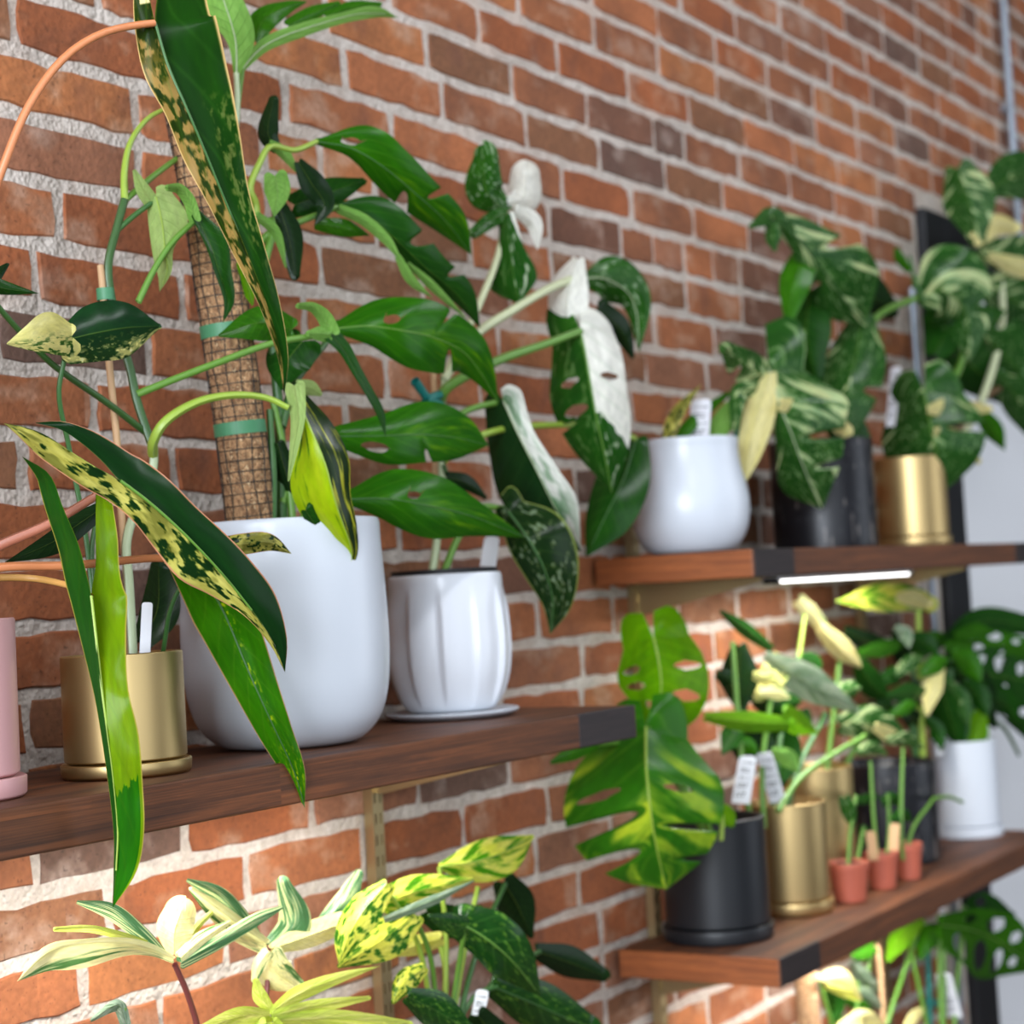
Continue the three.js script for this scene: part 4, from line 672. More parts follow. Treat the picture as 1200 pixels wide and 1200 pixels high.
{
  const T = thing('potted_speckled_monstera', 'black patterned pot of a monstera with large cream splashed leaves', 'potted plant', potAt(969, YRU, 0.13), 'cream splashed monsteras'), k = perPx(T.position);
  cylinderPot(T, 60 * k, 128 * k, blackSpeck, null);
  S(T, 'green', [950, 560, 938, 480, 935, 420, 945, 372], [0.12, 0.1], 5, 4); S(T, 'green', [965, 560, 930, 500, 905, 450, 901, 432], [0.13, 0.17], 5, 4); S(T, 'deep', [985, 560, 1000, 470, 1010, 378], [0.13, 0.14], 5, 4); S(T, 'green', [990, 560, 1000, 440, 1022, 378, 1078, 347], [0.13, 0.14], 5, 4);
  L(T, 'thai_1', [[901, 432, 912, 468, 928, 510, 945, 555, 963, 595], [40, 78, 62, 40, 2], [8, 14, 22, 34, 2], [0.17, 0.2, 0.2, 0.19], { ang: [28, 15], curl: [0.4, 0.4], bk: [58, 10], fw: 0.35, cuts: [[1, 0.5, 0.03, 0.7], [1, 0.72, 0.03, 0.6]], rib: 1.2, ribM: 'pale' }], [[901, 438, 890, 480, 879, 530, 873, 567], [10, 20, 14, 0], [6, 18, 14, 0], [0.175, 0.19], { mat: 'cream', ang: [20, 25] }], [[899, 440, 874, 428, 852, 408], [10, 22, 10], [14, 20, 8], [0.17, 0.18], { mat: 'thai_2', ang: [20, 30], cuts: [[1, 0.55, 0.06, 0.8]] }], [[888, 452, 866, 460, 862, 500], [10, 12, 4], [8, 10, 6], 0.165, { mat: 'thai_2' }], [[915, 474, 955, 480, 990, 505], [8, 10, 10], [8, 12, 8], 0.206, { mat: 'cream', ang: [10, 10] }]);
  L(T, 'thai_2', [[893, 250, 930, 275, 960, 310, 985, 345, 1012, 377], [8, 28, 56, 48, 6], [8, 14, 26, 30, 6], [0.14, 0.16, 0.16], { ang: [30, 20], curl: [0.4, 0.4], fw: 0.5, cuts: [[1, 0.42, 0.04, 0.6], [-1, 0.6, 0.04, 0.6]], rib: 2.2, ribM: 'dark' }], [[926, 275, 905, 254, 880, 265], [9, 13, 3], [9, 12, 3], 0.15, { mat: 'thai_3' }], [[945, 296, 931, 330, 924, 372], [16, 20, 8], [14, 18, 6], 0.14, { mat: 'mid' }], [[905, 262, 905, 280, 908, 292], [8, 10, 3], [8, 8, 3], 0.15, { mat: 'thai_3' }]);
  L(T, 'thai_3', [[1012, 372, 1002, 420, 988, 480, 990, 532], [14, 38, 32, 3], [14, 32, 32, 3], [0.14, 0.16, 0.15], { ang: [25, 20], curl: [0.4, 0.4], cuts: [[1, 0.5, 0.04, 0.5]] }]);
  L(T, 'deep', [[950, 340, 945, 390, 955, 440], [20, 30, 10], [18, 24, 10], 0.11, {}]); L(T, 'dark', [[975, 330, 1015, 345, 1042, 360], [14, 26, 12], [14, 34, 14], 0.12]);
  L(T, 'deep', [[985, 480, 1000, 520, 1010, 556], [18, 22, 6], [18, 22, 6], 0.13]);
}
{
  const T = thing('potted_speckled_monstera', 'brushed gold pot of a monstera with cream splashed leaves in front of the white door', 'potted plant', potAt(1072, YRU, 0.13), 'cream splashed monsteras'), k = perPx(T.position);
  cylinderPot(T, 41 * k, 106 * k, brass, brass);
  tag(T, 1044, 500, 1050, 430, 0.1, 12);
  S(T, 'deep', [1072, 560, 1080, 500, 1084, 464], [0.13, 0.17], 4, 4); S(T, 'green', [1076, 560, 1100, 480, 1128, 420, 1135, 370], [0.13, 0.14], 4.5, 4); S(T, 'cream', [1085, 560, 1150, 470, 1175, 365, 1166, 302, 1140, 285], [0.13, 0.15, 0.15], 6, 4); S(T, 'brown', [1085, 560, 1150, 470, 1200, 440], [0.13, 0.15], 4, 4);
  L(T, 'thai_3', [[1083, 458, 1090, 495, 1098, 535, 1103, 578], [46, 64, 50, 2], [44, 62, 52, 2], [0.17, 0.195, 0.18], { ang: [20, 28], curl: [0.4, 0.4], bk: [24, 18], fw: 0.25, cuts: [[1, 0.36, 0.05, 0.7], [-1, 0.62, 0.03, 0.5]], rib: 1, ribM: 'green' }], [[1088, 480, 1110, 478, 1158, 478], [5, 12, 4], [5, 12, 6], 0.2, { mat: 'cream' }], [[1096, 506, 1118, 512, 1146, 540], [6, 10, 4], [5, 8, 4], 0.202, { mat: 'cream' }]);
  L(T, 'thai_2', [[1080, 346, 1108, 342, 1132, 368, 1136, 420], [24, 58, 34, 3], [14, 30, 40, 3], [0.15, 0.17, 0.16], { ang: [25, 20], cuts: [[1, 0.55, 0.05, 0.6], [-1, 0.6, 0.04, 0.6]] }]);
  L(T, 'thai_1', [[1122, 198, 1136, 236, 1146, 278], [20, 32, 10], [16, 32, 12], [0.16, 0.18], { ang: [30, 25] }], [[1142, 280, 1166, 264, 1190, 268], [8, 13, 8], [10, 14, 6], 0.18, { mat: 'cream' }]);
  L(T, 'thai_3', [[1156, 226, 1185, 208, 1220, 204], [8, 28, 26], [8, 28, 24], 0.16, {}]); L(T, 'thai_2', [[1148, 292, 1182, 300, 1225, 300], [10, 24, 24], [10, 22, 24], 0.17, {}], [[1160, 300, 1190, 312, 1222, 318], [5, 12, 10], [5, 12, 10], 0.18, { mat: 'cream' }]);
  L(T, 'thai_3', [[1118, 360, 1158, 398, 1196, 436], [10, 42, 26], [10, 40, 26], [0.14, 0.16], { cuts: [[1, 0.5, 0.06, 0.6], [-1, 0.55, 0.05, 0.6]] }]); L(T, 'deep', [[1105, 400, 1140, 430, 1180, 462], [12, 30, 14], [12, 30, 14], 0.12, {}]); L(T, 'thai_1', [[1150, 330, 1185, 350, 1225, 380], [10, 34, 30], [10, 34, 30], 0.15, {}]); L(T, 'thai_3', [[1170, 440, 1195, 470, 1220, 500], [10, 26, 20], [10, 22, 20], 0.16, {}]);
  L(T, 'mid', [[1148, 484, 1165, 505, 1178, 529], [9, 12, 0], [8, 12, 0], 0.17]); L(T, 'deep', [[1096, 415, 1110, 380, 1100, 330], [14, 30, 10], [12, 26, 8], 0.12]);
  S(T, 'deep', [1082, 352, 1072, 330, 1066, 300], [0.15, 0.15], 3, 2); L(T, 'mid', [[1066, 318, 1054, 302, 1050, 290], [4, 6, 2], [4, 6, 2], 0.15]);
}
// ---- shelf of the matt black pot
{
  const p0 = ony(843, 1098, YRL); p0.y += 0.0004;
  const T = thing('potted_golden_monstera', 'matt black pot and saucer with a monstera of yellow streaked split leaves', 'potted plant', p0), k = perPx(p0);
  cylinderPot(T, 61 * k, 140 * k, blackMatte, blackMatte);
  S(T, 'green', [835, 985, 815, 930, 785, 880, 758, 852], [0.15, 0.17], 4.5, 3.6); S(T, 'green', [832, 985, 800, 920, 778, 860, 767, 800, 766, 748], [0.14, 0.12], 4.5, 3.6); S(T, 'lime', [845, 985, 846, 960, 842, 944], 0.17, 3, 2.5); S(T, 'green', [830, 985, 780, 900, 735, 872, 700, 872], [0.14, 0.13], 3.5, 2.5);
  L(T, 'lime', [[766, 747, 772, 775, 775, 805, 770, 832, 757, 854], [42, 54, 56, 42, 1], [38, 51, 47, 30, 1], [0.13, 0.15, 0.13], { ang: [30, 20], curl: [0.3, 0.3], bk: [26, 28], fw: 0.15, holes: [[1, 0.26, 0.35, 0.3, 0.9], [1, 0.52, 0.61, 0.25, 0.85], [-1, 0.22, 0.32, 0.45, 0.85], [-1, 0.42, 0.55, 0.4, 0.85], [-1, 0.68, 0.78, 0.1, 0.45]], rib: 1.4, ribM: 'lime' }]);
  L(T, 'aurea', [[757, 852, 757, 890, 760, 930, 766, 975, 774, 1014, 781, 1042], [50, 86, 90, 76, 48, 0], [56, 94, 104, 88, 50, 0], [0.17, 0.2, 0.2, 0.18], { ang: [28, 18], curl: [0.35, 0.35], bk: [34, 20], fw: 0.3, cuts: [[-1, 0.5, 0.05, 0.86], [-1, 0.72, 0.05, 0.75], [1, 0.6, 0.026, 0.8], [1, 0.82, 0.02, 0.5]], holes: [[-1, 0.3, 0.35, 0.3, 0.85], [1, 0.32, 0.37, 0.2, 0.6]], rib: 1.6, ribM: 'lime' }]);
  L(T, 'mid', [[702, 871, 672, 882, 645, 894], [5, 9, 2], [5, 9, 2], 0.13]); L(T, 'bright', [[838, 944, 850, 958, 860, 974], [8, 13, 1], [8, 12, 1], 0.17]);
}
const goldGroup = 'gold pots on the lower shelf';
{
  const p0 = ony(930, 1068, YRL); p0.y += 0.0004;
  const T = thing('potted_arum', 'gold pot and saucer holding two printed tags and narrow silvery leaves', 'potted plant', p0), k = perPx(p0);
  cylinderPot(T, 45 * k, 128 * k, brass, brass);
  tag(T, 868, 942, 877, 886, 0.16, 22); tag(T, 912, 940, 895, 882, 0.15, 20);
  S(T, 'green', [880, 970, 868, 880, 858, 752], [0.13, 0.12], 4, 3); S(T, 'green', [895, 970, 893, 900, 903, 820], [0.14, 0.14], 4, 3); S(T, 'green', [912, 950, 935, 915, 970, 888, 1014, 862], [0.16, 0.18], 4, 3); S(T, 'deep', [920, 950, 940, 890, 968, 836], [0.13, 0.13], 4.5, 3.5); S(T, 'lime', [935, 775, 940, 740, 943, 720], 0.11, 3, 2.5); S(T, 'deep', [905, 960, 915, 860, 935, 770], [0.13, 0.11], 4, 3);
  L(T, 'deep', [[904, 760, 872, 736, 844, 716], [5, 9, 2], [4, 8, 2], 0.14, {}]); L(T, 'dark', [[866, 757, 866, 795, 869, 834], [10, 24, 5], [10, 22, 5], 0.11, {}]); L(T, 'silver', [[898, 768, 945, 800, 1004, 832], [6, 22, 4], [6, 20, 4], [0.14, 0.15], {}]); L(T, 'heart_cream', [[915, 772, 905, 792, 890, 815], [14, 18, 8], [12, 16, 8], 0.13, {}]);
  L(T, 'bright', [[826, 840, 875, 846, 925, 848], [5, 13, 8], [5, 12, 8], [0.15, 0.16], {}], [[918, 838, 935, 848, 956, 858], [14, 14, 3], [8, 14, 2], 0.16, { mat: 'bright' }]); L(T, 'dark', [[862, 838, 872, 870, 880, 905], [16, 20, 6], [14, 18, 6], 0.11, {}]); L(T, 'deep', [[910, 850, 920, 885, 915, 915], [18, 20, 8], [16, 18, 6], 0.12, {}]); L(T, 'dark', [[880, 800, 900, 820, 925, 838], [10, 18, 8], [10, 18, 8], 0.11, {}]);
  for (const [m, x0, y0, x1, y1, w, z] of [['deep', 862, 845, 846, 885, 14, 0.12], ['dark', 884, 850, 896, 900, 15, 0.1], ['heart_cream', 884, 792, 916, 806, 12, 0.135], ['deep', 925, 860, 948, 830, 13, 0.11], ['mid', 856, 870, 888, 884, 10, 0.12], ['deep', 900, 830, 940, 822, 12, 0.12], ['under', 905, 880, 935, 905, 11, 0.13], ['dark', 840, 790, 862, 812, 12, 0.1], ['florida', 890, 812, 926, 818, 9, 0.14], ['deep', 935, 770, 962, 790, 11, 0.11], ['thai_2', 975, 815, 1010, 806, 11, 0.13]]) L(T, m, [[x0, y0, (x0 + x1) / 2 + 4, (y0 + y1) / 2 - 3, x1, y1], [w * 0.5, w, 1], [w * 0.4, w, 1], [z, z + 0.02], {}]);
}
{
  const p0 = V3(potX(962, YRL, 0.07), YRL + 0.0004, 0.07);
  const T = thing('potted_arum', 'taller plain gold pot standing against the bricks with cream leaves', 'potted plant', p0), k = perPx(p0);
  cylinderPot(T, 45 * k, 138 * k, brass, null);
  S(T, 'green', [975, 935, 1000, 880, 1020, 852], [0.08, 0.12], 4, 3); S(T, 'green', [965, 935, 975, 850, 985, 760], [0.07, 0.08], 4, 3);
  L(T, 'thai_2', [[985, 850, 1020, 848, 1060, 866], [14, 22, 8], [12, 22, 8], [0.12, 0.14], {}], [[1026, 852, 1044, 862, 1060, 872], [6, 9, 2], [6, 9, 2], 0.15, { mat: 'cream' }]); L(T, 'florida', [[936, 704, 952, 720, 970, 742], [9, 10, 6], [9, 10, 6], 0.09, {}], [[962, 736, 985, 760, 1010, 782], [8, 14, 2], [8, 13, 2], 0.1, { mat: 'cream' }]); L(T, 'deep', [[1006, 775, 1020, 800, 1042, 822], [8, 16, 4], [8, 16, 4], 0.1, {}]); L(T, 'dark', [[990, 740, 1025, 755, 1050, 760], [8, 12, 4], [8, 12, 4], 0.08, {}]);
}
const terraProfile = (R, H) => [[0, 0], [R * 0.72, 0], [R * 0.75, 0.002], [R * 0.94, H * 0.78], [R, H * 0.8], [R * 1.02, H * 0.99], [R, H], [R * 0.92, H], [R * 0.9, H * 0.9], [0, H * 0.88]];
const terraGroup = 'little terracotta pots in a row';
[[997, 1056, 24, 46, 'terracotta plastic pot next to the gold saucer with a pale green seedling', [[993, 1035, 996, 980, 1003, 932], [1000, 1035, 1006, 1000, 1012, 968]], [['albo', [[990, 935, 995, 952, 1000, 972], [7, 9, 1], [8, 9, 1]]], ['deep', [[1002, 940, 1016, 936, 1030, 932], [4, 6, 2], [4, 6, 2]]], ['deep', [[1010, 970, 1016, 980, 1014, 992], [5, 7, 2], [5, 7, 2]]]], null],
  [1035, 1041, 20, 42, 'middle terracotta plastic pot with tall thin stems', [[1030, 1020, 1024, 960, 1020, 892], [1036, 1020, 1042, 975, 1040, 930]], [['thai_1', [[1005, 882, 1022, 876, 1040, 884], [5, 9, 2], [5, 8, 2]]], ['deep', [[1034, 940, 1046, 936, 1056, 944], [6, 8, 2], [6, 8, 2]]]], [1024, 1008, 1020, 974]],
  [1066, 1030, 17, 42, 'terracotta plastic pot next to the speckled black pot with an arching stem', [[1058, 1008, 1056, 960, 1058, 876], [1062, 1008, 1068, 975, 1094, 936], [1094, 936, 1112, 934, 1128, 940]], [['thai_2', [[1040, 868, 1060, 866, 1082, 876], [5, 9, 2], [5, 8, 2]]], ['deep', [[1046, 962, 1058, 955, 1068, 962], [6, 8, 2], [6, 8, 2]]]], [1047, 998, 1049, 965]]].forEach(([x, y, r, h, label, stems, leaves, stick]) => {
  const p0 = ony(x, y, YRL); p0.y += 0.0004; const T = thing('potted_seedling', label, 'potted plant', p0, terraGroup), k = perPx(p0), z = p0.z;
  part(T, 'pot', lathe(terraProfile(r * k, h * k), 32), terracotta); soil(T, r * k * 0.92, h * k * 0.92);
  for (const s of stems) S(T, 'green', s, z, 2.6, 2, 'stem'); for (const [m, b] of leaves) L(T, m, [b[0], b[1], b[2], z]);
  if (stick) tag(T, stick[0], stick[1], stick[2], stick[3], z + 0.004, 12, bamboo, 'wooden_marker').userData.label = 'pale wooden plant marker';
});
{
  const p0 = V3(potX(1044, YRL, 0.09), YRL + 0.0004, 0.09), T = thing('potted_arum', 'black speckled pot standing behind the little terracotta pots', 'potted plant', p0), k = perPx(p0);
  cylinderPot(T, 58 * k, 116 * k, blackSpeck, null);
  S(T, 'lime', [1082, 910, 1078, 800, 1076, 712], [0.1, 0.11], 4.5, 3.4); S(T, 'brown', [1092, 910, 1086, 860, 1090, 800], [0.1, 0.12], 4, 3); for (const [x, y] of [[1062, 800], [1070, 780], [1100, 790]]) S(T, 'deep', [1075, 910, (1075 + x) / 2, 850, x, y], 0.09, 4, 3);
  L(T, 'burle', [[978, 705, 1030, 700, 1070, 702, 1090, 708], [0, 17, 15, 10], [0, 17, 14, 10], [0.13, 0.12], {}]); L(T, 'cream', [[1050, 700, 1070, 702, 1088, 708], [4, 12, 7], [4, 10, 6], 0.124, {}]);
  L(T, 'cream', [[1102, 783, 1092, 806, 1086, 838], [6, 13, 2], [6, 13, 2], 0.14, {}]); L(T, 'deep', [[1040, 815, 1065, 812, 1086, 808], [4, 12, 3], [4, 12, 3], 0.13, {}]); L(T, 'dark', [[1052, 740, 1062, 770, 1078, 790], [8, 14, 4], [8, 14, 4], 0.09, {}]); L(T, 'mid', [[1072, 770, 1090, 752, 1115, 748], [6, 12, 4], [6, 14, 4], 0.11, {}]); L(T, 'mid', [[1005, 765, 1035, 760, 1062, 752], [4, 10, 3], [4, 10, 3], 0.1, {}]); L(T, 'dark', [[1060, 835, 1080, 850, 1102, 862], [8, 14, 6], [8, 14, 6], 0.1, {}]);
  for (const [m, x0, y0, x1, y1, w, z] of [['deep', 1064, 748, 1100, 768, 13, 0.12], ['mid', 1080, 790, 1112, 772, 11, 0.13], ['thai_1', 1050, 790, 1082, 770, 10, 0.12], ['deep', 1030, 800, 1062, 790, 11, 0.1], ['dark', 1068, 800, 1090, 835, 13, 0.11], ['mid', 1044, 838, 1075, 826, 9, 0.12], ['silver', 1050, 735, 1066, 760, 9, 0.12], ['deep', 1086, 842, 1104, 880, 10, 0.12], ['dark', 1020, 830, 1050, 836, 10, 0.09]]) L(T, m, [[x0, y0, (x0 + x1) / 2 + 3, (y0 + y1) / 2 - 4, x1, y1], [w * 0.5, w, 1], [w * 0.4, w, 1], [z, z + 0.02], {}]);
}
{
  const p0 = V3(potX(1135, YRL, 0.12), YRL + 0.0004, 0.12), T = thing('potted_holed_monstera', 'white straight pot and saucer of dark holed leaves at the far end of the shelf', 'potted plant', p0), k = perPx(p0);
  cylinderPot(T, 38 * k, 112 * k, whiteMatte, whiteMatte);
  tag(T, 1102, 885, 1096, 846, 0.12, 9); for (const [x, y] of [[1112, 750], [1150, 790], [1120, 800], [1180, 770]]) S(T, 'deep', [1133, 910, (1133 + x) / 2 - 4, 850, x, y], 0.12, 3.6, 3);
  const h = [[1, 0.25, 0.34, 0.15, 0.8], [1, 0.46, 0.6, 0.15, 0.85], [-1, 0.28, 0.42, 0.15, 0.85], [-1, 0.58, 0.66, 0.2, 0.8], [1, 0.72, 0.8, 0.15, 0.6]];
  L(T, 'deep', [[1108, 752, 1150, 728, 1215, 735], [6, 16, 12], [6, 14, 10], [0.12, 0.15], {}]); L(T, 'mid', [[1108, 758, 1155, 752, 1215, 762], [6, 14, 12], [6, 16, 12], [0.13, 0.16], { holes: h }]); L(T, 'deep', [[1115, 775, 1160, 790, 1220, 800], [8, 34, 30], [8, 36, 30], [0.13, 0.15], { holes: h }]); L(T, 'dark', [[1110, 770, 1140, 810, 1165, 850], [10, 26, 4], [10, 28, 4], [0.12, 0.14], { holes: h }]); L(T, 'deep', [[1098, 790, 1110, 830, 1125, 872], [12, 24, 6], [12, 22, 6], 0.13, {}]); L(T, 'deep', [[1160, 815, 1190, 835, 1215, 870], [8, 18, 6], [8, 16, 6], 0.13, { holes: h.slice(0, 3) }]);
  for (const [m, x0, y0, x1, y1, w, z] of [['mid', 1118, 765, 1150, 800, 14, 0.15], ['deep', 1130, 800, 1158, 840, 14, 0.13], ['thai_3', 1108, 800, 1136, 850, 13, 0.14], ['mid', 1120, 745, 1165, 742, 10, 0.14], ['deep', 1112, 835, 1132, 872, 12, 0.12], ['deep', 1150, 800, 1196, 850, 14, 0.12]]) L(T, m, [[x0, y0, (x0 + x1) / 2 + 3, (y0 + y1) / 2 - 4, x1, y1], [w * 0.5, w, 1], [w * 0.4, w, 1], [z, z + 0.02], {}]);
  L(T, 'bright', [[1150, 838, 1142, 862, 1134, 894], [8, 16, 0], [10, 16, 0], 0.14, {}]); S(T, 'dark', [1160, 840, 1178, 855, 1194, 885], [0.13, 0.14], 3, 2);
}
// ---- lower left: lobed cream plants and the mottled philodendron, their pots stand on the shelf below the frame
const lowPot = (T, px, r, h, mat) => { const k = perPx(T.position); cylinderPot(T, r * k, h * k, mat, null); };
{
  const T = thing('potted_lobed_philodendron', 'plant of cream and grey green many lobed leaves on dark red stalks', 'potted plant', potAt(245, YLL, 0.16)); lowPot(T, 0, 70, 150, whiteMatte);
  S(T, 'red', [262, 1390, 245, 1270, 232, 1205, 220, 1165, 205, 1130], [0.16, 0.17, 0.18], 4.5, 3.6); S(T, 'red', [275, 1390, 300, 1250, 312, 1170, 316, 1108], [0.16, 0.15], 4, 3);
  L(T, 'florida', [[203, 1124, 180, 1113, 150, 1106, 100, 1106, 56, 1116, 20, 1150], [5, 8, 14, 28, 24, 0], [4, 6, 7, 6, 8, 0], [0.18, 0.2, 0.22], { ang: [15, 30] }], [[190, 1116, 165, 1095, 130, 1068, 90, 1057], [5, 8, 10, 2], [5, 10, 10, 2], [0.18, 0.19], { mat: 'florida_green' }], [[172, 1106, 140, 1096, 105, 1088, 65, 1089], [4, 5, 5, 3], [4, 5, 4, 3], 0.185, { mat: 'lemon' }], [[204, 1118, 205, 1090, 212, 1069], [8, 22, 20], [12, 22, 18], [0.175, 0.17], { mat: 'cream' }], [[212, 1122, 235, 1102, 268, 1080], [8, 10, 2], [8, 10, 3], 0.185, { mat: 'florida' }], [[212, 1128, 255, 1104, 300, 1077, 331, 1063], [8, 8, 7, 2], [8, 9, 8, 2], [0.185, 0.2], { mat: 'florida_green' }], [[220, 1105, 232, 1085, 247, 1070], [3, 4, 3], [3, 4, 3], 0.17, { mat: 'lemon' }]);
  L(T, 'florida_green', [[304, 1100, 280, 1072, 255, 1048, 219, 1031], [5, 11, 12, 2], [5, 10, 10, 2], [0.15, 0.16], {}], [[312, 1106, 285, 1088, 255, 1066, 224, 1042], [14, 18, 14, 3], [6, 9, 9, 3], [0.152, 0.165], { mat: 'florida' }], [[318, 1108, 345, 1082, 332, 1034], [10, 20, 8], [12, 20, 8], 0.15, { mat: 'florida_green' }], [[318, 1112, 358, 1098, 400, 1082], [6, 16, 14], [6, 14, 12], [0.155, 0.16], { mat: 'cream' }], [[380, 1082, 404, 1056, 420, 1025], [10, 13, 6], [10, 14, 6], 0.15, { mat: 'florida_green' }], [[318, 1116, 322, 1138, 346, 1156], [14, 22, 12], [12, 22, 8], 0.165, { mat: 'florida' }], [[314, 1116, 304, 1130, 298, 1148], [8, 9, 4], [8, 8, 4], 0.165, { mat: 'florida' }]);
  S(T, 'green', [240, 1390, 180, 1270, 148, 1200, 146, 1180], [0.16, 0.17], 3.5, 3); L(T, 'silver', [[148, 1200, 138, 1178, 106, 1196], [7, 8, 2], [6, 7, 2], 0.17, {}]);
}
{
  const T = thing('potted_lobed_philodendron', 'low plant of fine fingered yellow green leaves in front of the brass rail', 'potted plant', potAt(385, YLL, 0.19)); lowPot(T, 0, 60, 120, blackMatte);
  S(T, 'lime', [372, 1420, 340, 1290, 320, 1186], [0.2, 0.21], 4.5, 3.6);
  L(T, 'lemon', [[318, 1186, 350, 1165, 398, 1146, 446, 1132], [5, 10, 7, 0], [5, 9, 6, 0], [0.21, 0.22], {}], [[320, 1190, 370, 1179, 432, 1169], [6, 8, 2], [6, 9, 3], 0.215, {}], [[316, 1190, 280, 1192, 236, 1206], [8, 13, 5], [8, 12, 5], [0.21, 0.225], {}], [[316, 1182, 305, 1168, 300, 1150], [5, 9, 4], [6, 9, 4], 0.205, {}], [[324, 1196, 395, 1194, 480, 1200], [8, 11, 4], [8, 13, 6], [0.215, 0.23], {}], [[320, 1198, 340, 1225, 370, 1250], [8, 12, 4], [8, 12, 4], 0.22, {}], [[312, 1198, 290, 1225, 262, 1240], [8, 12, 4], [8, 12, 4], 0.22, {}]);
}
{
  const T = thing('potted_mottled_philodendron', 'plant of glossy dark and yellow mottled heart leaves under the fluted pot', 'potted plant', potAt(555, YLL, 0.14)); lowPot(T, 0, 70, 150, whiteMatte);
  for (const [x, y, m, z] of [[515, 1016, 'lime', 0.15], [452, 1040, 'lime', 0.17], [478, 1060, 'green', 0.17], [545, 1086, 'green', 0.18], [592, 1036, 'deep', 0.1], [632, 1115, 'deep', 0.12], [582, 1156, 'deep', 0.16], [482, 1168, 'green', 0.2], [514, 1100, 'lime', 0.14], [560, 1040, 'lime', 0.13]]) S(T, m, [548 + (x - 530) * 0.15, 1360, 525 + (x - 530) * 0.2, 1215, (x + 530) / 2, (y + 1180) / 2, x, y], [0.14, 0.145, z], 4, 3);
  L(T, 'burle', [[514, 1016, 555, 1010, 592, 998, 623, 981], [4, 22, 20, 3], [4, 25, 26, 3], [0.15, 0.165, 0.16], { ang: [25, 5], rib: 1, ribM: 'lime' }]);
  L(T, 'burle_2', [[453, 1036, 427, 1066, 407, 1100, 397, 1131], [12, 22, 16, 0], [8, 20, 16, 0], [0.18, 0.2, 0.19], { ang: [15, 40] }]);
  L(T, 'burle', [[452, 1058, 490, 1044, 555, 1030], [18, 20, 2], [14, 14, 2], [0.165, 0.17], { ang: [20, 20] }], [[450, 1078, 500, 1058, 556, 1032], [4, 6, 1], [4, 6, 1], 0.178, { mat: 'silver' }]);
  L(T, 'burle_2', [[484, 1072, 450, 1100, 398, 1132], [16, 26, 3], [12, 22, 3], [0.17, 0.185], { ang: [15, 25] }]);
  L(T, 'yellow', [[516, 1100, 486, 1108, 456, 1119], [9, 12, 3], [9, 12, 3], 0.15, {}]);
  L(T, 'burle_dark', [[543, 1084, 570, 1100, 600, 1126, 634, 1168], [26, 36, 30, 0], [20, 25, 27, 0], [0.18, 0.2, 0.19], { ang: [22, 22], bk: [14, 10], rib: 1.3, ribM: 'green' }], [[550, 1090, 525, 1080, 503, 1074], [14, 13, 3], [14, 11, 3], 0.182, {}]);
  L(T, 'dark', [[590, 1034, 606, 1060, 622, 1096], [16, 22, 4], [14, 24, 4], 0.1, {}]); L(T, 'dark', [[628, 1114, 665, 1127, 706, 1143], [10, 20, 10], [10, 18, 8], [0.12, 0.14], {}]); L(T, 'burle_dark', [[578, 1156, 630, 1178, 690, 1205], [16, 30, 16], [14, 30, 16], [0.16, 0.18], { rib: 1, ribM: 'deep' }]); L(T, 'burle_dark', [[478, 1168, 510, 1184, 550, 1208], [12, 24, 8], [10, 22, 8], [0.2, 0.21], {}]);
  L(T, 'burle_2', [[496, 1134, 476, 1150, 461, 1174], [8, 14, 3], [8, 14, 3], 0.19, {}]); L(T, 'deep', [[500, 1068, 530, 1080, 560, 1070], [14, 20, 10], [14, 20, 10], 0.14, {}]); L(T, 'dark', [[560, 1190, 580, 1215, 610, 1240], [14, 20, 8], [14, 20, 8], 0.18, {}]);
  tag(T, 556, 1215, 566, 1160, 0.16, 16);
}
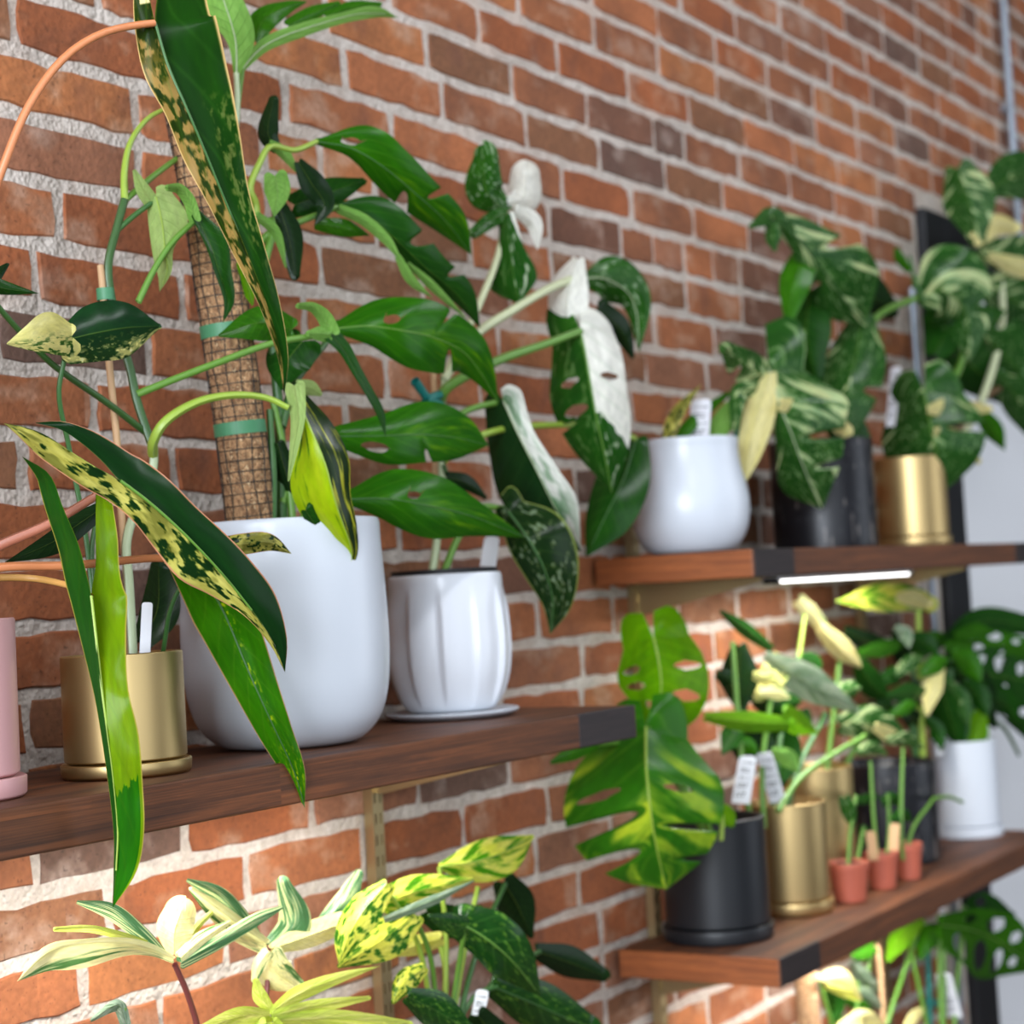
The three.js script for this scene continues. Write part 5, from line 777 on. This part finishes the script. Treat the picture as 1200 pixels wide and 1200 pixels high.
// ---- lower right: under the terracotta pots
{
  const T = thing('potted_pole_climber', 'cream leaved climber with a bamboo stake beside a speckled coir pole', 'potted plant', potAt(1000, YRLL, 0.12)); lowPot(T, 0, 46, 100, blackSpeck);
  coirPole(T, [onz(966, 1420, 0.13), onz(957, 1300, 0.13), onz(948, 1200, 0.13), onz(942, 1128, 0.13)], 13 * perPx(T.position), false);
  S(T, bamboo, [1040, 1420, 1036, 1240, 1033, 1160, 1028, 1108], 0.12, 3.4, 3.4, 'bamboo_stake');
  for (const [x, y, z] of [[960, 1146, 0.15], [990, 1195, 0.15], [1078, 1082, 0.12], [1020, 1112, 0.1], [1005, 1150, 0.12], [980, 1165, 0.13]]) S(T, 'green', [1005, 1410, 1000 + (x - 1000) * 0.3, 1260, x, y], [0.12, z], 3.2, 2.6);
  L(T, 'cream', [[957, 1146, 984, 1148, 1010, 1172], [3, 13, 1], [3, 9, 1], 0.16, {}], [[968, 1155, 990, 1162, 1008, 1173], [4, 7, 1], [4, 7, 1], 0.164, { mat: 'yellow' }]); L(T, 'cream', [[985, 1204, 1012, 1190, 1042, 1208], [6, 8, 2], [6, 14, 4], 0.16, {}]); L(T, 'deep', [[968, 1158, 978, 1178, 975, 1200], [8, 12, 4], [8, 12, 4], 0.13, {}]); L(T, 'silver', [[996, 1158, 1015, 1168, 1034, 1182], [6, 10, 3], [6, 10, 3], 0.12, {}]); L(T, 'silver', [[1000, 1128, 1012, 1146, 1032, 1162], [6, 10, 3], [6, 10, 3], 0.11, {}]);
  L(T, 'bright', [[1080, 1078, 1056, 1098, 1040, 1127], [6, 15, 2], [5, 13, 2], 0.13, {}]); L(T, 'mid', [[1024, 1110, 1010, 1118, 996, 1121], [7, 8, 1], [7, 8, 1], 0.12, {}]); L(T, 'mid', [[990, 1170, 1010, 1180, 1025, 1195], [6, 8, 2], [6, 8, 2], 0.12, {}]); L(T, 'cream', [[1062, 1205, 1072, 1190, 1084, 1180], [5, 7, 2], [5, 7, 2], 0.13, {}]);
}
{
  const T = thing('potted_holed_monstera', 'holed green monstera under the shelf end with a dark teal stake and a white tag', 'potted plant', potAt(1120, YRLL, 0.13)); lowPot(T, 0, 44, 96, whiteMatte);
  S(T, tieTeal, [1098, 1410, 1092, 1250, 1086, 1088], 0.11, 3.4, 3.4, 'plant_stake'); tag(T, 1119, 1192, 1105, 1140, 0.13, 19); tag(T, 1106, 1090, 1104, 1058, 0.1, 8);
  for (const [x, y] of [[1106, 1082], [1130, 1062], [1100, 1100], [1068, 1116]]) S(T, 'green', [1122, 1410, 1108 + (x - 1108) * 0.4, 1230, x, y], [0.13, 0.13], 3.4, 2.6);
  S(T, tieTeal, [1088, 1174, 1095, 1176, 1101, 1175], 0.11, 5, 5, 'tie');
  const h = [[1, 0.2, 0.29, 0.2, 0.75], [1, 0.4, 0.53, 0.15, 0.8], [1, 0.64, 0.72, 0.2, 0.75], [-1, 0.1, 0.24, 0.15, 0.85], [-1, 0.34, 0.5, 0.15, 0.85], [-1, 0.58, 0.69, 0.15, 0.85], [-1, 0.76, 0.83, 0.15, 0.6]];
  L(T, 'mid', [[1102, 1084, 1140, 1090, 1172, 1104, 1212, 1132], [14, 28, 34, 8], [30, 50, 46, 8], [0.14, 0.16], { holes: h, fw: 0.3, rib: 1, ribM: 'green' }]); L(T, 'deep', [[1126, 1084, 1152, 1066, 1186, 1072], [8, 20, 4], [8, 12, 4], 0.12, { holes: h.slice(0, 2) }]); L(T, 'mid', [[1106, 1086, 1088, 1098, 1078, 1126], [8, 14, 2], [6, 14, 2], 0.13, {}]);
}
scene.traverse((o) => { if (o.isMesh) { o.castShadow = true; o.receiveShadow = true; } });
scene.add(camera);
renderer.render(scene, camera);
